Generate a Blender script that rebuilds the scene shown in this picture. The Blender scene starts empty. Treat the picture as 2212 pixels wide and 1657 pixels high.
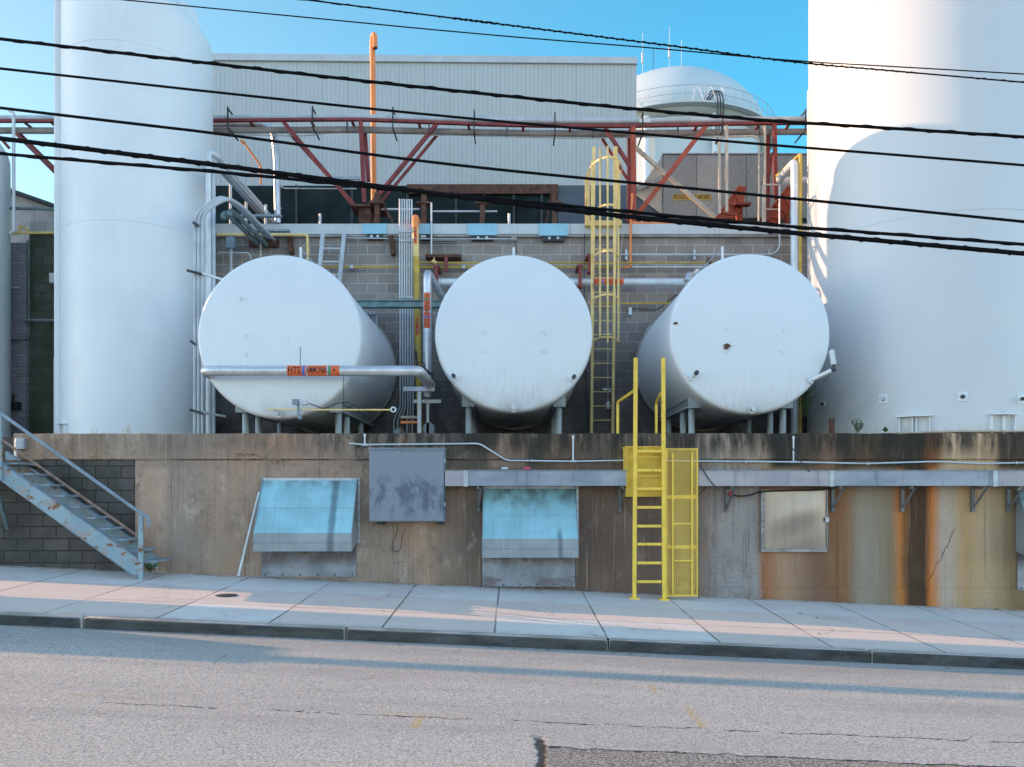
import bpy, bmesh, math, random
from mathutils import Vector
random.seed(11)
scene = bpy.context.scene
RAD = math.radians
# ------------------------------------------------------------------ camera, sky, sun, exposure
F, CX, CY, ZC = 1703.0, 1106.0, 1059.0, 2.0          # focal length and principal point in photo pixels, eye height
cam_data = bpy.data.cameras.new('camera'); cam = bpy.data.objects.new('camera', cam_data)
scene.collection.objects.link(cam); scene.camera = cam
cam.location = (0, 0, ZC); cam.rotation_euler = (RAD(90), 0, 0)
cam_data.sensor_width = 36; cam_data.lens = 36*F/2212
cam_data.shift_y = (CY-828.5)/2212; cam_data.clip_end = 3000
SUN_AZ, SUN_EL = RAD(12.7), RAD(16)                      # azimuth counted from -X towards +Y
sdir = Vector((-math.cos(SUN_EL)*math.cos(SUN_AZ), math.cos(SUN_EL)*math.sin(SUN_AZ), math.sin(SUN_EL)))
world = bpy.data.worlds.new("World"); scene.world = world; world.use_nodes = True
wn = world.node_tree.nodes; wl = world.node_tree.links
sky = wn.new('ShaderNodeTexSky'); sky.sky_type = 'NISHITA'; sky.sun_disc = False
sky.sun_elevation = SUN_EL; sky.sun_rotation = math.atan2(sdir.x, sdir.y)
sky.air_density = 1.0; sky.dust_density = 0.3; sky.ozone_density = 1.6
bg = wn['Background']; bg.inputs['Strength'].default_value = 0.15
# the sky towards the building side is deeper blue than the sky behind the street, paler at the left near the sun
tc = wn.new('ShaderNodeTexCoord'); sx = wn.new('ShaderNodeSeparateXYZ'); wl.new(tc.outputs['Generated'], sx.inputs[0])
def wmap(sock, a, b):
    n = wn.new('ShaderNodeMapRange'); n.interpolation_type = 'SMOOTHSTEP'; wl.new(sock, n.inputs[0]); n.inputs[1].default_value = a; n.inputs[2].default_value = b; return n.outputs[0]
def wmix(f, a, b, mode='MIX'):
    n = wn.new('ShaderNodeMix'); n.data_type = 'RGBA'; n.blend_type = mode
    for i, v in ((0, f), (6, a), (7, b)):
        if hasattr(v, 'links'): wl.new(v, n.inputs[i])
        elif i == 0: n.inputs[i].default_value = v
        else: n.inputs[i].default_value = (*v, 1)
    return n.outputs[2]
tint = wmix(wmap(sx.outputs[0], -.65, .35), (.58, .60, .50), (.24, .74, .76))
tint = wmix(wmap(sx.outputs[1], -.1, .45), (1, 1, 1), tint)
wl.new(wmix(1.0, sky.outputs[0], tint, 'MULTIPLY'), bg.inputs['Color'])
sun_d = bpy.data.lights.new('sun', 'SUN'); sun_d.energy = 2.05; sun_d.angle = RAD(0.18); sun_d.color = (1, .58, .33)
sun = bpy.data.objects.new('sun', sun_d); scene.collection.objects.link(sun)
sun.rotation_euler = sdir.to_track_quat('Z', 'Y').to_euler(); sun.location = (-30, 10, 30)
scene.view_settings.view_transform = 'Standard'; scene.view_settings.look = 'None'
scene.view_settings.exposure = 1.75; scene.view_settings.gamma = 1

# ------------------------------------------------------------------ helpers
def P(x, y, Y):                                        # photo pixel -> world point on the plane at depth Y
    return Vector(((x-CX)*Y/F, Y, ZC-(y-CY)*Y/F))
ZO = {'A1': (0, 0, .2804), 'A2': (442.4, 88.5, .2804), 'A3': (973.3, 88.5, .2804), 'A4': (1238.7, 177, .2804),
      'B1': (0, 371.6, .3525), 'B2': (353.9, 371.6, .3525), 'B3': (796.3, 460.1, .2991), 'B4': (1238.7, 460.1, .2991),
      'C1': (0, 867.1, .3204), 'C2': (486.6, 911.3, .2403), 'C3': (973.3, 911.3, .28), 'C4': (1548.4, 867.1, .3097),
      'D1': (0, 1309.5, .5), 'D2': (1106, 1309.5, .5), 'D3': (1681, 0, .3739), 'D4': (1681, 619.4, .24)}
def q(k, x, y, Y):
    o = ZO[k]; return P(o[0]+x*o[2], o[1]+y*o[2], Y)
V = Vector
OFF = {}                                               # world offset of every built object
class MB:
    def __init__(s): s.v = []; s.f = []
    def add(s, vs, fs):
        n = len(s.v); s.v += [tuple(v) for v in vs]; s.f += [[i+n for i in f] for f in fs]; return s
    def box(s, x0, x1, y0, y1, z0, z1):
        return s.add([(x, y, z) for x in (x0, x1) for y in (y0, y1) for z in (z0, z1)],
                     [(0, 1, 3, 2), (4, 6, 7, 5), (0, 4, 5, 1), (2, 3, 7, 6), (0, 2, 6, 4), (1, 5, 7, 3)])
    def beam(s, a, b, w, h, up=(0, 0, 1)):
        a, b = V(a), V(b); d = (b-a).normalized(); up = V(up)
        if abs(d.dot(up)) > .95: up = V((0, 1, 0))
        sd = d.cross(up).normalized()*w/2; u = sd.cross(d).normalized()*h/2
        return s.add([p+i*sd+j*u for p in (a, b) for i in (-1, 1) for j in (-1, 1)],
                     [(0, 1, 3, 2), (4, 6, 7, 5), (0, 4, 5, 1), (2, 3, 7, 6), (0, 2, 6, 4), (1, 5, 7, 3)])
    def tube(s, pts, r, n=10, cap=True):
        pts = [V(p) for p in pts]; m = len(pts); rs = r if isinstance(r, list) else [r]*m
        t = [(pts[min(i+1, m-1)]-pts[max(i-1, 0)]).normalized() for i in range(m)]
        ref = V((0, 0, 1)) if abs(t[0].z) < .9 else V((0, 1, 0))
        nn = (ref-t[0]*ref.dot(t[0])).normalized(); vs = []; fs = []
        for i in range(m):
            nn = (nn-t[i]*nn.dot(t[i])).normalized(); b = t[i].cross(nn)
            for k in range(n):
                a = 2*math.pi*k/n; vs.append(pts[i]+(nn*math.cos(a)+b*math.sin(a))*rs[i])
        for i in range(m-1):
            for k in range(n):
                k2 = (k+1) % n; fs.append((i*n+k, i*n+k2, (i+1)*n+k2, (i+1)*n+k))
        if cap: fs += [tuple(range(n)), tuple(range((m-1)*n, m*n))]
        return s.add(vs, fs)
    def ring(s, c, axis, rad, r, n=48, k=8):
        c = V(c); ax = V(axis).normalized(); ref = V((0, 0, 1)) if abs(ax.z) < .9 else V((1, 0, 0))
        u = ax.cross(ref).normalized(); w = ax.cross(u); vs = []; fs = []
        for i in range(n):
            a = 2*math.pi*i/n; d = u*math.cos(a)+w*math.sin(a)
            for j in range(k):
                b = 2*math.pi*j/k; vs.append(c+d*(rad+r*math.cos(b))+ax*r*math.sin(b))
        for i in range(n):
            for j in range(k):
                i2, j2 = (i+1) % n, (j+1) % k; fs.append((i*k+j, i2*k+j, i2*k+j2, i*k+j2))
        return s.add(vs, fs)
    def prism(s, poly, y0, y1):                        # polygon of (x, z) extruded in y
        n = len(poly)
        return s.add([(x, y0, z) for x, z in poly]+[(x, y1, z) for x, z in poly],
                     [tuple(range(n)), tuple(range(n, 2*n))]+[(i, (i+1) % n, n+(i+1) % n, n+i) for i in range(n)])
    def prism_x(s, poly, x0, x1):                      # polygon of (y, z) extruded in x
        n = len(poly)
        return s.add([(x0, y, z) for y, z in poly]+[(x1, y, z) for y, z in poly],
                     [tuple(range(n)), tuple(range(n, 2*n))]+[(i, (i+1) % n, n+(i+1) % n, n+i) for i in range(n)])
    def lathe(s, prof, c, axis, n=64, wob=0):          # profile of (radius, height along axis)
        c = V(c); ax = V(axis).normalized(); ref = V((0, 0, 1)) if abs(ax.z) < .9 else V((1, 0, 0))
        u = ax.cross(ref).normalized(); w = ax.cross(u); vs = []; fs = []; m = len(prof)
        for r, h in prof:
            for k in range(n):
                a = 2*math.pi*k/n; rr = r+(random.uniform(-wob, wob) if wob else 0)
                vs.append(c+ax*h+(u*math.cos(a)+w*math.sin(a))*rr)
        for i in range(m-1):
            for k in range(n):
                k2 = (k+1) % n; fs.append((i*n+k, i*n+k2, (i+1)*n+k2, (i+1)*n+k))
        if prof[0][0] > 1e-4: fs.append(tuple(range(n)))
        if prof[-1][0] > 1e-4: fs.append(tuple(range((m-1)*n, m*n)))
        return s.add(vs, fs)
    def lean(s, cx, k, z0):                            # tilt everything above z0 sideways about x = cx
        s.v = [(x, y, z-k*(x-cx) if z >= z0 else z) for x, y, z in s.v]; return s
    def hexa(s, x0, x1, y0, y1, zb, zt):               # box whose top and bottom follow z(x, y)
        vs = [(x, y, f(x, y)) for x in (x0, x1) for y in (y0, y1) for f in (zb, zt)]
        return s.add(vs, [(0, 1, 3, 2), (4, 6, 7, 5), (0, 4, 5, 1), (2, 3, 7, 6), (0, 2, 6, 4), (1, 5, 7, 3)])
    def build(s, name, m, parent=None, smooth=True, bevel=0, ang=35):
        if parent is not None: off = OFF[parent.name]
        else:
            xs = [v[0] for v in s.v]; ys = [v[1] for v in s.v]; zs = [v[2] for v in s.v]
            off = V(((min(xs)+max(xs))/2, (min(ys)+max(ys))/2, min(zs)))
        me = bpy.data.meshes.new(name); me.from_pydata([tuple(V(v)-off) for v in s.v], [], s.f)
        bm = bmesh.new(); bm.from_mesh(me); bmesh.ops.remove_doubles(bm, verts=bm.verts, dist=1e-5)
        bmesh.ops.recalc_face_normals(bm, faces=bm.faces); bm.to_mesh(me); bm.free()
        if smooth:
            for p in me.polygons: p.use_smooth = True
            me.set_sharp_from_angle(angle=RAD(ang))
        me.materials.append(m); o = bpy.data.objects.new(name, me); scene.collection.objects.link(o)
        if parent is not None: o.parent = parent
        else: o.location = off
        OFF[o.name] = off
        if bevel:
            b = o.modifiers.new('bevel', 'BEVEL'); b.width = bevel; b.segments = 2; b.limit_method = 'ANGLE'; b.angle_limit = RAD(40)
        return o
def tag(o, label=None, cat=None, group=None, kind=None):
    if label: o['label'] = label
    if cat: o['category'] = cat
    if group: o['group'] = group
    if kind: o['kind'] = kind
    return o
def thing(name, label, cat, loc, group=None):
    o = bpy.data.objects.new(name, None); scene.collection.objects.link(o)
    o.location = loc; o.empty_display_size = .2; OFF[o.name] = V(loc); return tag(o, label, cat, group)
def bend(pts, r, n=6):                                 # round the corners of a polyline
    pts = [V(p) for p in pts]; out = [pts[0]]
    for i in range(1, len(pts)-1):
        a, b, c = pts[i-1], pts[i], pts[i+1]; d1 = (a-b); d2 = (c-b)
        k = min(r, d1.length*.49, d2.length*.49); p0 = b+d1.normalized()*k; p2 = b+d2.normalized()*k
        out += [(p0*(1-t)**2+b*2*t*(1-t)+p2*t*t) for t in [j/n for j in range(n+1)]]
    return out+[pts[-1]]
def spline(pts, n=10):                                 # smooth curve through points
    pts = [V(p) for p in pts]; e = [pts[0]*2-pts[1]]+pts+[pts[-1]*2-pts[-2]]; out = []
    for i in range(1, len(e)-2):
        for j in range(n):
            t = j/n; a, b, c, d = e[i-1:i+3]
            out.append(.5*(2*b+(c-a)*t+(2*a-5*b+4*c-d)*t*t+(3*b-a-3*c+d)*t**3))
    return out+[pts[-1]]
def glyphs(body, size):                                # flat letter faces as (verts, faces) in a plane, origin centred
    cu = bpy.data.curves.new('lettering', 'FONT'); cu.body = body; cu.size = size; cu.align_x = 'CENTER'; cu.align_y = 'CENTER'; cu.offset = size*.018
    cu.resolution_u = 3; ob = bpy.data.objects.new('lettering', cu); scene.collection.objects.link(ob)
    dg = bpy.context.evaluated_depsgraph_get(); me = ob.evaluated_get(dg).to_mesh()
    bm = bmesh.new(); bm.from_mesh(me)
    for k in range(-4, 5):                             # cut into thin rows so that the letters can follow a round pipe
        bmesh.ops.bisect_plane(bm, geom=bm.verts[:]+bm.edges[:]+bm.faces[:], plane_co=(0, k*size*.09, 0), plane_no=(0, 1, 0))
    bm.verts.index_update(); vs = [v.co.copy() for v in bm.verts]; fs = [[v.index for v in p.verts] for p in bm.faces]; bm.free()
    ob.evaluated_get(dg).to_mesh_clear(); bpy.data.objects.remove(ob); bpy.data.curves.remove(cu)
    return vs, fs

# ------------------------------------------------------------------ materials
def lin(r, g, b):
    f = lambda c: (c/12.92 if c <= .04045 else ((c+.055)/1.055)**2.4)
    return tuple(f(c/255) for c in (r, g, b))
class NT:
    def __init__(s, name):
        s.m = bpy.data.materials.new(name); s.m.use_nodes = True; s.t = s.m.node_tree; s.n = s.t.nodes
        s.b = s.n['Principled BSDF']; s.pos = s.n.new('ShaderNodeNewGeometry').outputs['Position']
    def set(s, sock, v):
        if hasattr(v, 'links'): s.t.links.new(v, sock)
        elif isinstance(v, (tuple, list)) and len(v) == 3 and sock.type == 'RGBA': sock.default_value = (*v, 1)
        else: sock.default_value = v
    def math(s, op, a, b=0.0, c=0.0, clamp=False):
        n = s.n.new('ShaderNodeMath'); n.operation = op; n.use_clamp = clamp
        for i, v in enumerate((a, b, c)): s.set(n.inputs[i], v)
        return n.outputs[0]
    def vmul(s, v, k):
        n = s.n.new('ShaderNodeVectorMath'); n.operation = 'MULTIPLY'; s.set(n.inputs[0], v); n.inputs[1].default_value = k
        return n.outputs[0]
    def xyz(s):
        n = s.n.new('ShaderNodeSeparateXYZ'); s.set(n.inputs[0], s.pos); return n.outputs
    def comb(s, x, y, z):
        n = s.n.new('ShaderNodeCombineXYZ')
        for i, v in enumerate((x, y, z)): s.set(n.inputs[i], v)
        return n.outputs[0]
    def noise(s, scale, detail=4, rough=.55, vec=None, k=None):
        n = s.n.new('ShaderNodeTexNoise'); v = vec if vec is not None else s.pos
        if k: v = s.vmul(v, k)
        s.set(n.inputs['Vector'], v); n.inputs['Scale'].default_value = scale
        n.inputs['Detail'].default_value = detail; n.inputs['Roughness'].default_value = rough
        return n.outputs['Fac']
    def step(s, v, a, b, lo=0.0, hi=1.0):
        n = s.n.new('ShaderNodeMapRange'); n.interpolation_type = 'SMOOTHSTEP'
        for i, x in enumerate((v, a, b, lo, hi)): s.set(n.inputs[i], x)
        return n.outputs[0]
    def mix(s, f, a, b, mode='MIX'):
        n = s.n.new('ShaderNodeMix'); n.data_type = 'RGBA'; n.blend_type = mode
        s.set(n.inputs[0], f); s.set(n.inputs[6], a); s.set(n.inputs[7], b); return n.outputs[2]
    def ramp(s, v, stops, mode='LINEAR'):
        n = s.n.new('ShaderNodeValToRGB'); cr = n.color_ramp; cr.interpolation = mode
        while len(cr.elements) < len(stops): cr.elements.new(1)
        for e, (p, c) in zip(cr.elements, stops): e.position = p
        for e, (p, c) in zip(cr.elements, stops): e.color = (*c, 1)
        s.set(n.inputs[0], v); return n.outputs[0]
    def rect(s, v, a, b, soft):                        # 1 inside [a, b]
        return s.math('MULTIPLY', s.step(v, a-soft, a+soft), s.step(v, b-soft, b+soft, 1.0, 0.0))
    def out(s, col, rough=.6, metal=0.0, bump=None, dist=.01, strength=.5, spec=.5):
        s.set(s.b.inputs['Base Color'], col); s.set(s.b.inputs['Roughness'], rough); s.set(s.b.inputs['Metallic'], metal)
        s.b.inputs['Specular IOR Level'].default_value = spec
        if bump is not None:
            n = s.n.new('ShaderNodeBump'); n.inputs['Strength'].default_value = strength; n.inputs['Distance'].default_value = dist
            s.set(n.inputs['Height'], bump); s.set(s.b.inputs['Normal'], n.outputs[0])
        return s.m
def mat(name, col, rough=.55, metal=0.0, var=.12, vs=2.5, streak=0, scol=(.12, .09, .07), rust=0, rs=5, rcol=(.16, .06, .025),
        bump=.15, bs=30, spec=.5):
    t = NT(name); c = t.mix(t.step(t.noise(vs), .3, .7), tuple(x*(1-var) for x in col), tuple(min(.9, x*(1+var)) for x in col))
    if streak:
        f = t.step(t.noise(1, 5, .65, k=(9, 9, .5)), .48, .78); c = t.mix(t.math('MULTIPLY', f, streak), c, scol)
    if rust:
        f = t.step(t.noise(rs, 6, .7), .72-rust*.3, .78-rust*.3); c = t.mix(f, c, rcol)
    n = t.noise(bs, 3)
    r = t.step(t.noise(vs*2.3), .2, .8, max(0, rough-.1), min(1, rough+.1))
    return t.out(c, r, metal, n, .01, bump, spec)
def block_mat(name, col, mortar, dark, lowz, row=.205, wid=.41, dirt=.6, moss_or_shade=None):
    t = NT(name); x, y, z = t.xyz()
    n = t.n.new('ShaderNodeTexBrick'); t.set(n.inputs['Vector'], t.comb(x, z, 0.0))
    n.inputs['Scale'].default_value = 1; n.inputs['Brick Width'].default_value = wid; n.inputs['Row Height'].default_value = row
    n.inputs['Mortar Size'].default_value = .009; n.inputs['Mortar Smooth'].default_value = .2; n.inputs['Bias'].default_value = 0
    t.set(n.inputs['Color1'], tuple(c*.82 for c in col)); t.set(n.inputs['Color2'], tuple(c*1.12 for c in col)); t.set(n.inputs['Mortar'], mortar)
    c = n.outputs['Color']
    c = t.mix(t.step(t.noise(1.1, 5, .6, k=(1, 1, .7)), .42, .68, 0, dirt), c, dark)
    c = t.mix(t.math('MULTIPLY', t.step(z, lowz[0], lowz[1], 1.0, 0.0), t.step(t.noise(2.0, 4, k=(1, 1, .4)), .3, .6, .35, .85)), c, moss_or_shade or dark)
    c = t.mix(t.step(t.noise(60, 2), .3, .8, 0, .3), c, tuple(v*.5 for v in col))
    h = t.math('ADD', t.math('MULTIPLY', n.outputs['Fac'], -1.0), t.math('MULTIPLY', t.noise(45, 3), .5))
    return t.out(c, .92, 0, h, .012, .6, .2)
M = {}
def alb(r, g, b, k=1.0):                               # photo colour in shade -> rough surface colour
    l = lin(r, g, b); return tuple(min(.85, max(.01, c*k/w)) for c, w in zip(l, (.80, .84, .92)))
M['white'] = mat('white_paint', (.71, .745, .755), .42, 0, .03, 1.2, .12, (.55, .53, .48), bump=.05, bs=8)
def tank_mat(name, low_dirt, zc, r):
    t = NT(name); x, y, z = t.xyz()
    c = t.mix(t.step(t.noise(1.1), .3, .7), (.685, .725, .745), (.715, .75, .765))
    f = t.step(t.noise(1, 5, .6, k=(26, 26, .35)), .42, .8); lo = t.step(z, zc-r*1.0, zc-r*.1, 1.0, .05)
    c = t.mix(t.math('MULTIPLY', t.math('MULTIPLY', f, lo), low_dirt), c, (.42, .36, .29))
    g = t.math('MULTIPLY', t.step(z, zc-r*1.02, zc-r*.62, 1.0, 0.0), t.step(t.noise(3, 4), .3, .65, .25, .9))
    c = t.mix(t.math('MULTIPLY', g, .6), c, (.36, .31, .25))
    c = t.mix(t.step(t.noise(7, 4), .72, .76, 0, .3), c, (.5, .46, .42))
    return t.out(c, .40, 0, t.noise(5, 3), .02, .10)
M['galv'] = mat('galvanised_steel', (.42, .45, .48), .45, .55, .15, 3, .25, (.2, .2, .2), bump=.08)
M['silver'] = mat('insulation_jacket', (.60, .61, .62), .36, .6, .12, 4, .3, (.33, .27, .23), bump=.12, bs=14)
M['greypipe'] = mat('grey_paint', (.46, .50, .53), .5, 0, .12, 3, .35, (.2, .19, .18))
M['palepipe'] = mat('pale_conduit', (.60, .64, .66), .45, .2, .08, 3, .2, (.3, .3, .3))
M['teal'] = mat('dull_teal_steel', (.13, .19, .20), .55, 0, .25, 4, .4, (.05, .06, .06), rust=.1)
M['steelblue'] = mat('blue_grey_paint', (.22, .28, .33), .55, 0, .15, 4, .3, (.09, .10, .11), rust=.25)
M['legblue'] = mat('leg_paint', (.36, .42, .45), .5, 0, .12, 4, .3, (.12, .12, .12), rust=.15)
M['yellow'] = mat('yellow_paint', (.86, .555, .07), .5, 0, .10, 6, .25, (.30, .17, .03), rust=.34, rs=17, rcol=(.22, .11, .03))
M['paleyellow'] = mat('faded_yellow_paint', (.80, .58, .22), .55, 0, .12, 5, .3, (.28, .18, .07), rust=.3, rs=14)
M['pipeyellow'] = mat('gas_pipe_yellow', (.50, .34, .06), .55, 0, .18, 4, .4, (.2, .12, .04), rust=.2)
M['red'] = mat('red_primer', (.21, .032, .03), .6, 0, .25, 4, .35, (.12, .03, .025), rust=.2, rcol=(.35, .16, .13))
M['redlit'] = mat('sunlit_red_paint', (.36, .06, .025), .55, 0, .2, 4, .3, (.18, .04, .02))  # brighter red, sunlight painted into the chutes and right rack parts
M['rust'] = mat('rusted_steel', (.10, .045, .028), .8, 0, .4, 6, .5, (.03, .018, .014), bump=.4)
M['orange'] = mat('orange_paint', (.82, .25, .06), .5, 0, .1, 4, .2, (.55, .15, .05))
M['labelorange'] = mat('label_orange', (.72, .13, .03), .5, 0, .06, 8, .1, (.4, .08, .03))
M['ink'] = mat('dark_ink', (.055, .012, .01), .6, 0, .2, 8)
M['redink'] = mat('red_ink', (.32, .035, .015), .6, 0, .2, 8)
M['labelblue'] = mat('label_blue', (.05, .16, .50), .5, 0, .1, 8)
M['labelgreen'] = mat('label_green', (.03, .26, .14), .5, 0, .1, 8)
M['black'] = mat('black_rubber', (.012, .012, .014), .55, 0, .3, 8, bump=.3)
M['dark'] = mat('dark_iron', (.045, .048, .052), .55, .3, .3, 8)
M['wire'] = mat('cable_sheath', (.003, .003, .004), .8, 0, .4, 12, bump=.2, bs=25, spec=.15)
M['fascia'] = mat('fascia_metal', (.50, .53, .54), .5, .1, .06, 2, .25, (.3, .31, .31))
M['blueplate'] = mat('pale_blue_paint', (.28, .52, .62), .45, .1, .05, 3, .2, (.2, .33, .38), rust=.06)
M['cladding'] = mat('pale_grey_cladding', (.47, .505, .495), .55, .0, .03, .4, .3, (.40, .42, .41), bump=.03)
M['darkband'] = mat('dark_green_glazing', (.012, .024, .023), .6, 0, .4, 1.2, .5, (.004, .006, .006), spec=.15)
M['slate'] = mat('slate_panel', (.07, .095, .115), .5, 0, .1, 3, .3, (.035, .045, .055))
M['aged'] = mat('weathered_sheet', (.33, .31, .29), .7, .1, .22, 2.5, .5, (.14, .13, .13), bump=.2)
M['beige'] = mat('beige_paint', (.50, .44, .36), .6, 0, .15, 4, .4, (.26, .19, .13), rust=.15)
M['tower'] = mat('tower_paint', (.53, .60, .60), .45, 0, .03, .3, .15, (.5, .5, .47), bump=.02)
M['brickwhite'] = block_mat('painted_brick', (.36, .35, .37), (.25, .25, .27), (.20, .19, .21), (2.5, 4.0), .075, .22, .4)
M['blockgreen'] = block_mat('mossy_block', (.13, .135, .11), (.085, .09, .07), (.055, .065, .035), (2.5, 5.5), .21, .42, .8, (.05, .065, .03))
M['bracket'] = mat('dull_bracket', (.16, .165, .165), .6, .3, .2, 5, .4, (.07, .07, .07), rust=.2)
M['blockrear'] = block_mat('grey_block', (.33, .295, .27), (.55, .51, .475), (.20, .18, .165), (3.4, 6.4), .21, .42, .45, (.05, .055, .05))  # mossy low band darkened to paint in the shade under the tanks
M['blockwall'] = block_mat('dark_block', (.125, .112, .10), (.028, .026, .022), (.04, .04, .034), (0.2, 0.9), .2, .43, .85, (.20, .165, .14))
M['siding'] = mat('weathered_siding', (.50, .47, .44), .7, 0, .12, 3, .5, (.22, .2, .19))
M['roof'] = mat('dark_roofing', (.06, .065, .075), .8, 0, .2, 4)
M['leaf'] = mat('leaf_green', (.045, .085, .025), .6, 0, .4, 20)
M['deadleaf'] = mat('dead_leaf', (.11, .055, .03), .8, 0, .5, 30)

# ------------------------------------------------------------------ ground, road, kerb, sidewalk
SL = -.0435                                            # the street falls to the right
def cl(x): return max(-60, min(60, x))
def z_road(x, y): return .133+SL*cl(x)+.012*(9.38-max(y, 3.0))
def z_side(x, y): return .269+SL*cl(x)+.034*(min(y, 14)-9.42)
def sheet(name, xs, ys, zf, m):
    b = MB(); n = len(ys)
    b.add([(x, y, zf(x, y)) for x in xs for y in ys],
          [(i*n+j, (i+1)*n+j, (i+1)*n+j+1, i*n+j+1) for i in range(len(xs)-1) for j in range(n-1)])
    return tag(b.build(name, m), kind='structure')
def ground_mat():
    t = NT('packed_ground'); return t.out(t.mix(t.noise(.5), (.10, .09, .07), (.16, .15, .13)), .95, 0, t.noise(8), .03, .5)
sheet('ground', [-900, -60, 60, 900], [-400, 3, 14, 1500], lambda x, y: z_road(x, y)-.25, ground_mat())
def road_mat():
    t = NT('old_asphalt'); x, y, z = t.xyz()
    n1 = t.noise(44, 3, .9); n2 = t.noise(18, 3, .7); big = t.noise(.5, 4, .6, k=(.5, 1.2, 1))
    c = t.ramp(n1, [(.30, (.09, .082, .08)), (.43, (.38, .36, .31)), (.56, (.57, .53, .465)), (.72, (.85, .80, .71))])
    c = t.mix(t.step(n2, .28, .42, .5, 0), c, (.11, .10, .10))
    c = t.mix(t.step(big, .3, .7, 0, .35), c, (.42, .375, .32))
    c = t.mix(t.step(t.noise(1, 5, .65, k=(.22, 1.6, 1)), .46, .66, 0, .30), c, (.23, .21, .20))
    c = t.mix(t.step(t.noise(1.7, 6, .75), .62, .72, 0, .35), c, (.17, .155, .15))
    # gutter strip: finer and greyer, streaked along the kerb
    gs = t.noise(1, 4, .6, k=(.8, 14, 1))
    c = t.mix(t.math('MULTIPLY', t.step(y, 8.2, 9.1), t.step(gs, .3, .7, .25, .7)), c, (.25, .255, .235))
    wob = t.math('MULTIPLY', t.math('SUBTRACT', t.noise(3.5, 5, .7), .5), .22)
    # coarse darker patch, bottom right
    px = t.math('ADD', x, t.math('MULTIPLY', t.math('SUBTRACT', t.noise(4, 3), .5), .3)); py = t.math('ADD', y, t.math('MULTIPLY', wob, .3))
    pm = t.math('MULTIPLY', t.step(px, .20, .24), t.step(py, 5.60, 5.62, 1.0, 0.0))
    pc = t.ramp(t.noise(48, 3, .85), [(.32, (.03, .028, .028)), (.5, (.26, .235, .20)), (.7, (.66, .60, .53))])
    c = t.mix(pm, c, pc)
    # long paving seams and cracks
    def crack(v, at, w, lo=.35, seed=1.0):
        d = t.math('ABSOLUTE', t.math('SUBTRACT', t.math('ADD', v, wob), at))
        return t.math('MULTIPLY', t.step(d, w*.4, w, 1.0, 0.0), t.step(t.noise(2.2*seed, 4, .7), lo, lo+.1))
    ck = t.math('MAXIMUM', crack(y, 6.26, .012, .42), t.math('MULTIPLY', crack(y, 5.62, .016, .3), t.step(x, .1, .3)))
    ck = t.math('MAXIMUM', ck, t.math('MULTIPLY', crack(x, .2, .045, .1), t.step(y, 5.95, 5.75)))
    vo = t.n.new('ShaderNodeTexVoronoi'); vo.feature = 'DISTANCE_TO_EDGE'; vo.inputs['Scale'].default_value = .8
    wv = t.n.new('ShaderNodeVectorMath'); wv.operation = 'ADD'; t.set(wv.inputs[0], t.pos); t.set(wv.inputs[1], t.comb(wob, t.math('MULTIPLY', wob, -1.0), 0.0)); t.set(vo.inputs['Vector'], wv.outputs[0])
    ck = t.math('MAXIMUM', ck, t.math('MULTIPLY', t.step(vo.outputs[0], .002, .007, 1.0, 0.0), t.step(t.noise(.75, 2), .60, .68, 0, .8)))
    c = t.mix(t.math('MULTIPLY', ck, .9), c, (.02, .019, .02))
    # worn yellow survey marks
    wear = t.step(t.noise(28, 3), .42, .55, 0, .7)
    def mark(x0, y0, x1, y1): return t.math('MULTIPLY', t.rect(x, min(x0, x1), max(x0, x1), .01), t.rect(y, min(y0, y1), max(y0, y1), .01))
    mk = t.math('MAXIMUM', mark(-.77, 5.95, -.70, 6.30), mark(-1.1, 6.33, -.4, 6.36))
    mk = t.math('MAXIMUM', mk, t.math('MAXIMUM', mark(1.32, 7.4, 1.38, 7.75), mark(1.50, 6.3, 1.57, 6.9)))
    mk = t.math('MAXIMUM', mk, mark(-7, 6.46, -3.4, 6.49))
    c = t.mix(t.math('MULTIPLY', mk, wear), c, (.50, .34, .10))
    h = t.math('SUBTRACT', n1, t.math('MULTIPLY', ck, 1.5))
    return t.out(c, .9, 0, h, .014, .9, .25)
sheet('road', [-60, -8, 8, 60], [-30, 3, 9.40], z_road, road_mat())
JX, JW = -.21, 1.36
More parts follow.
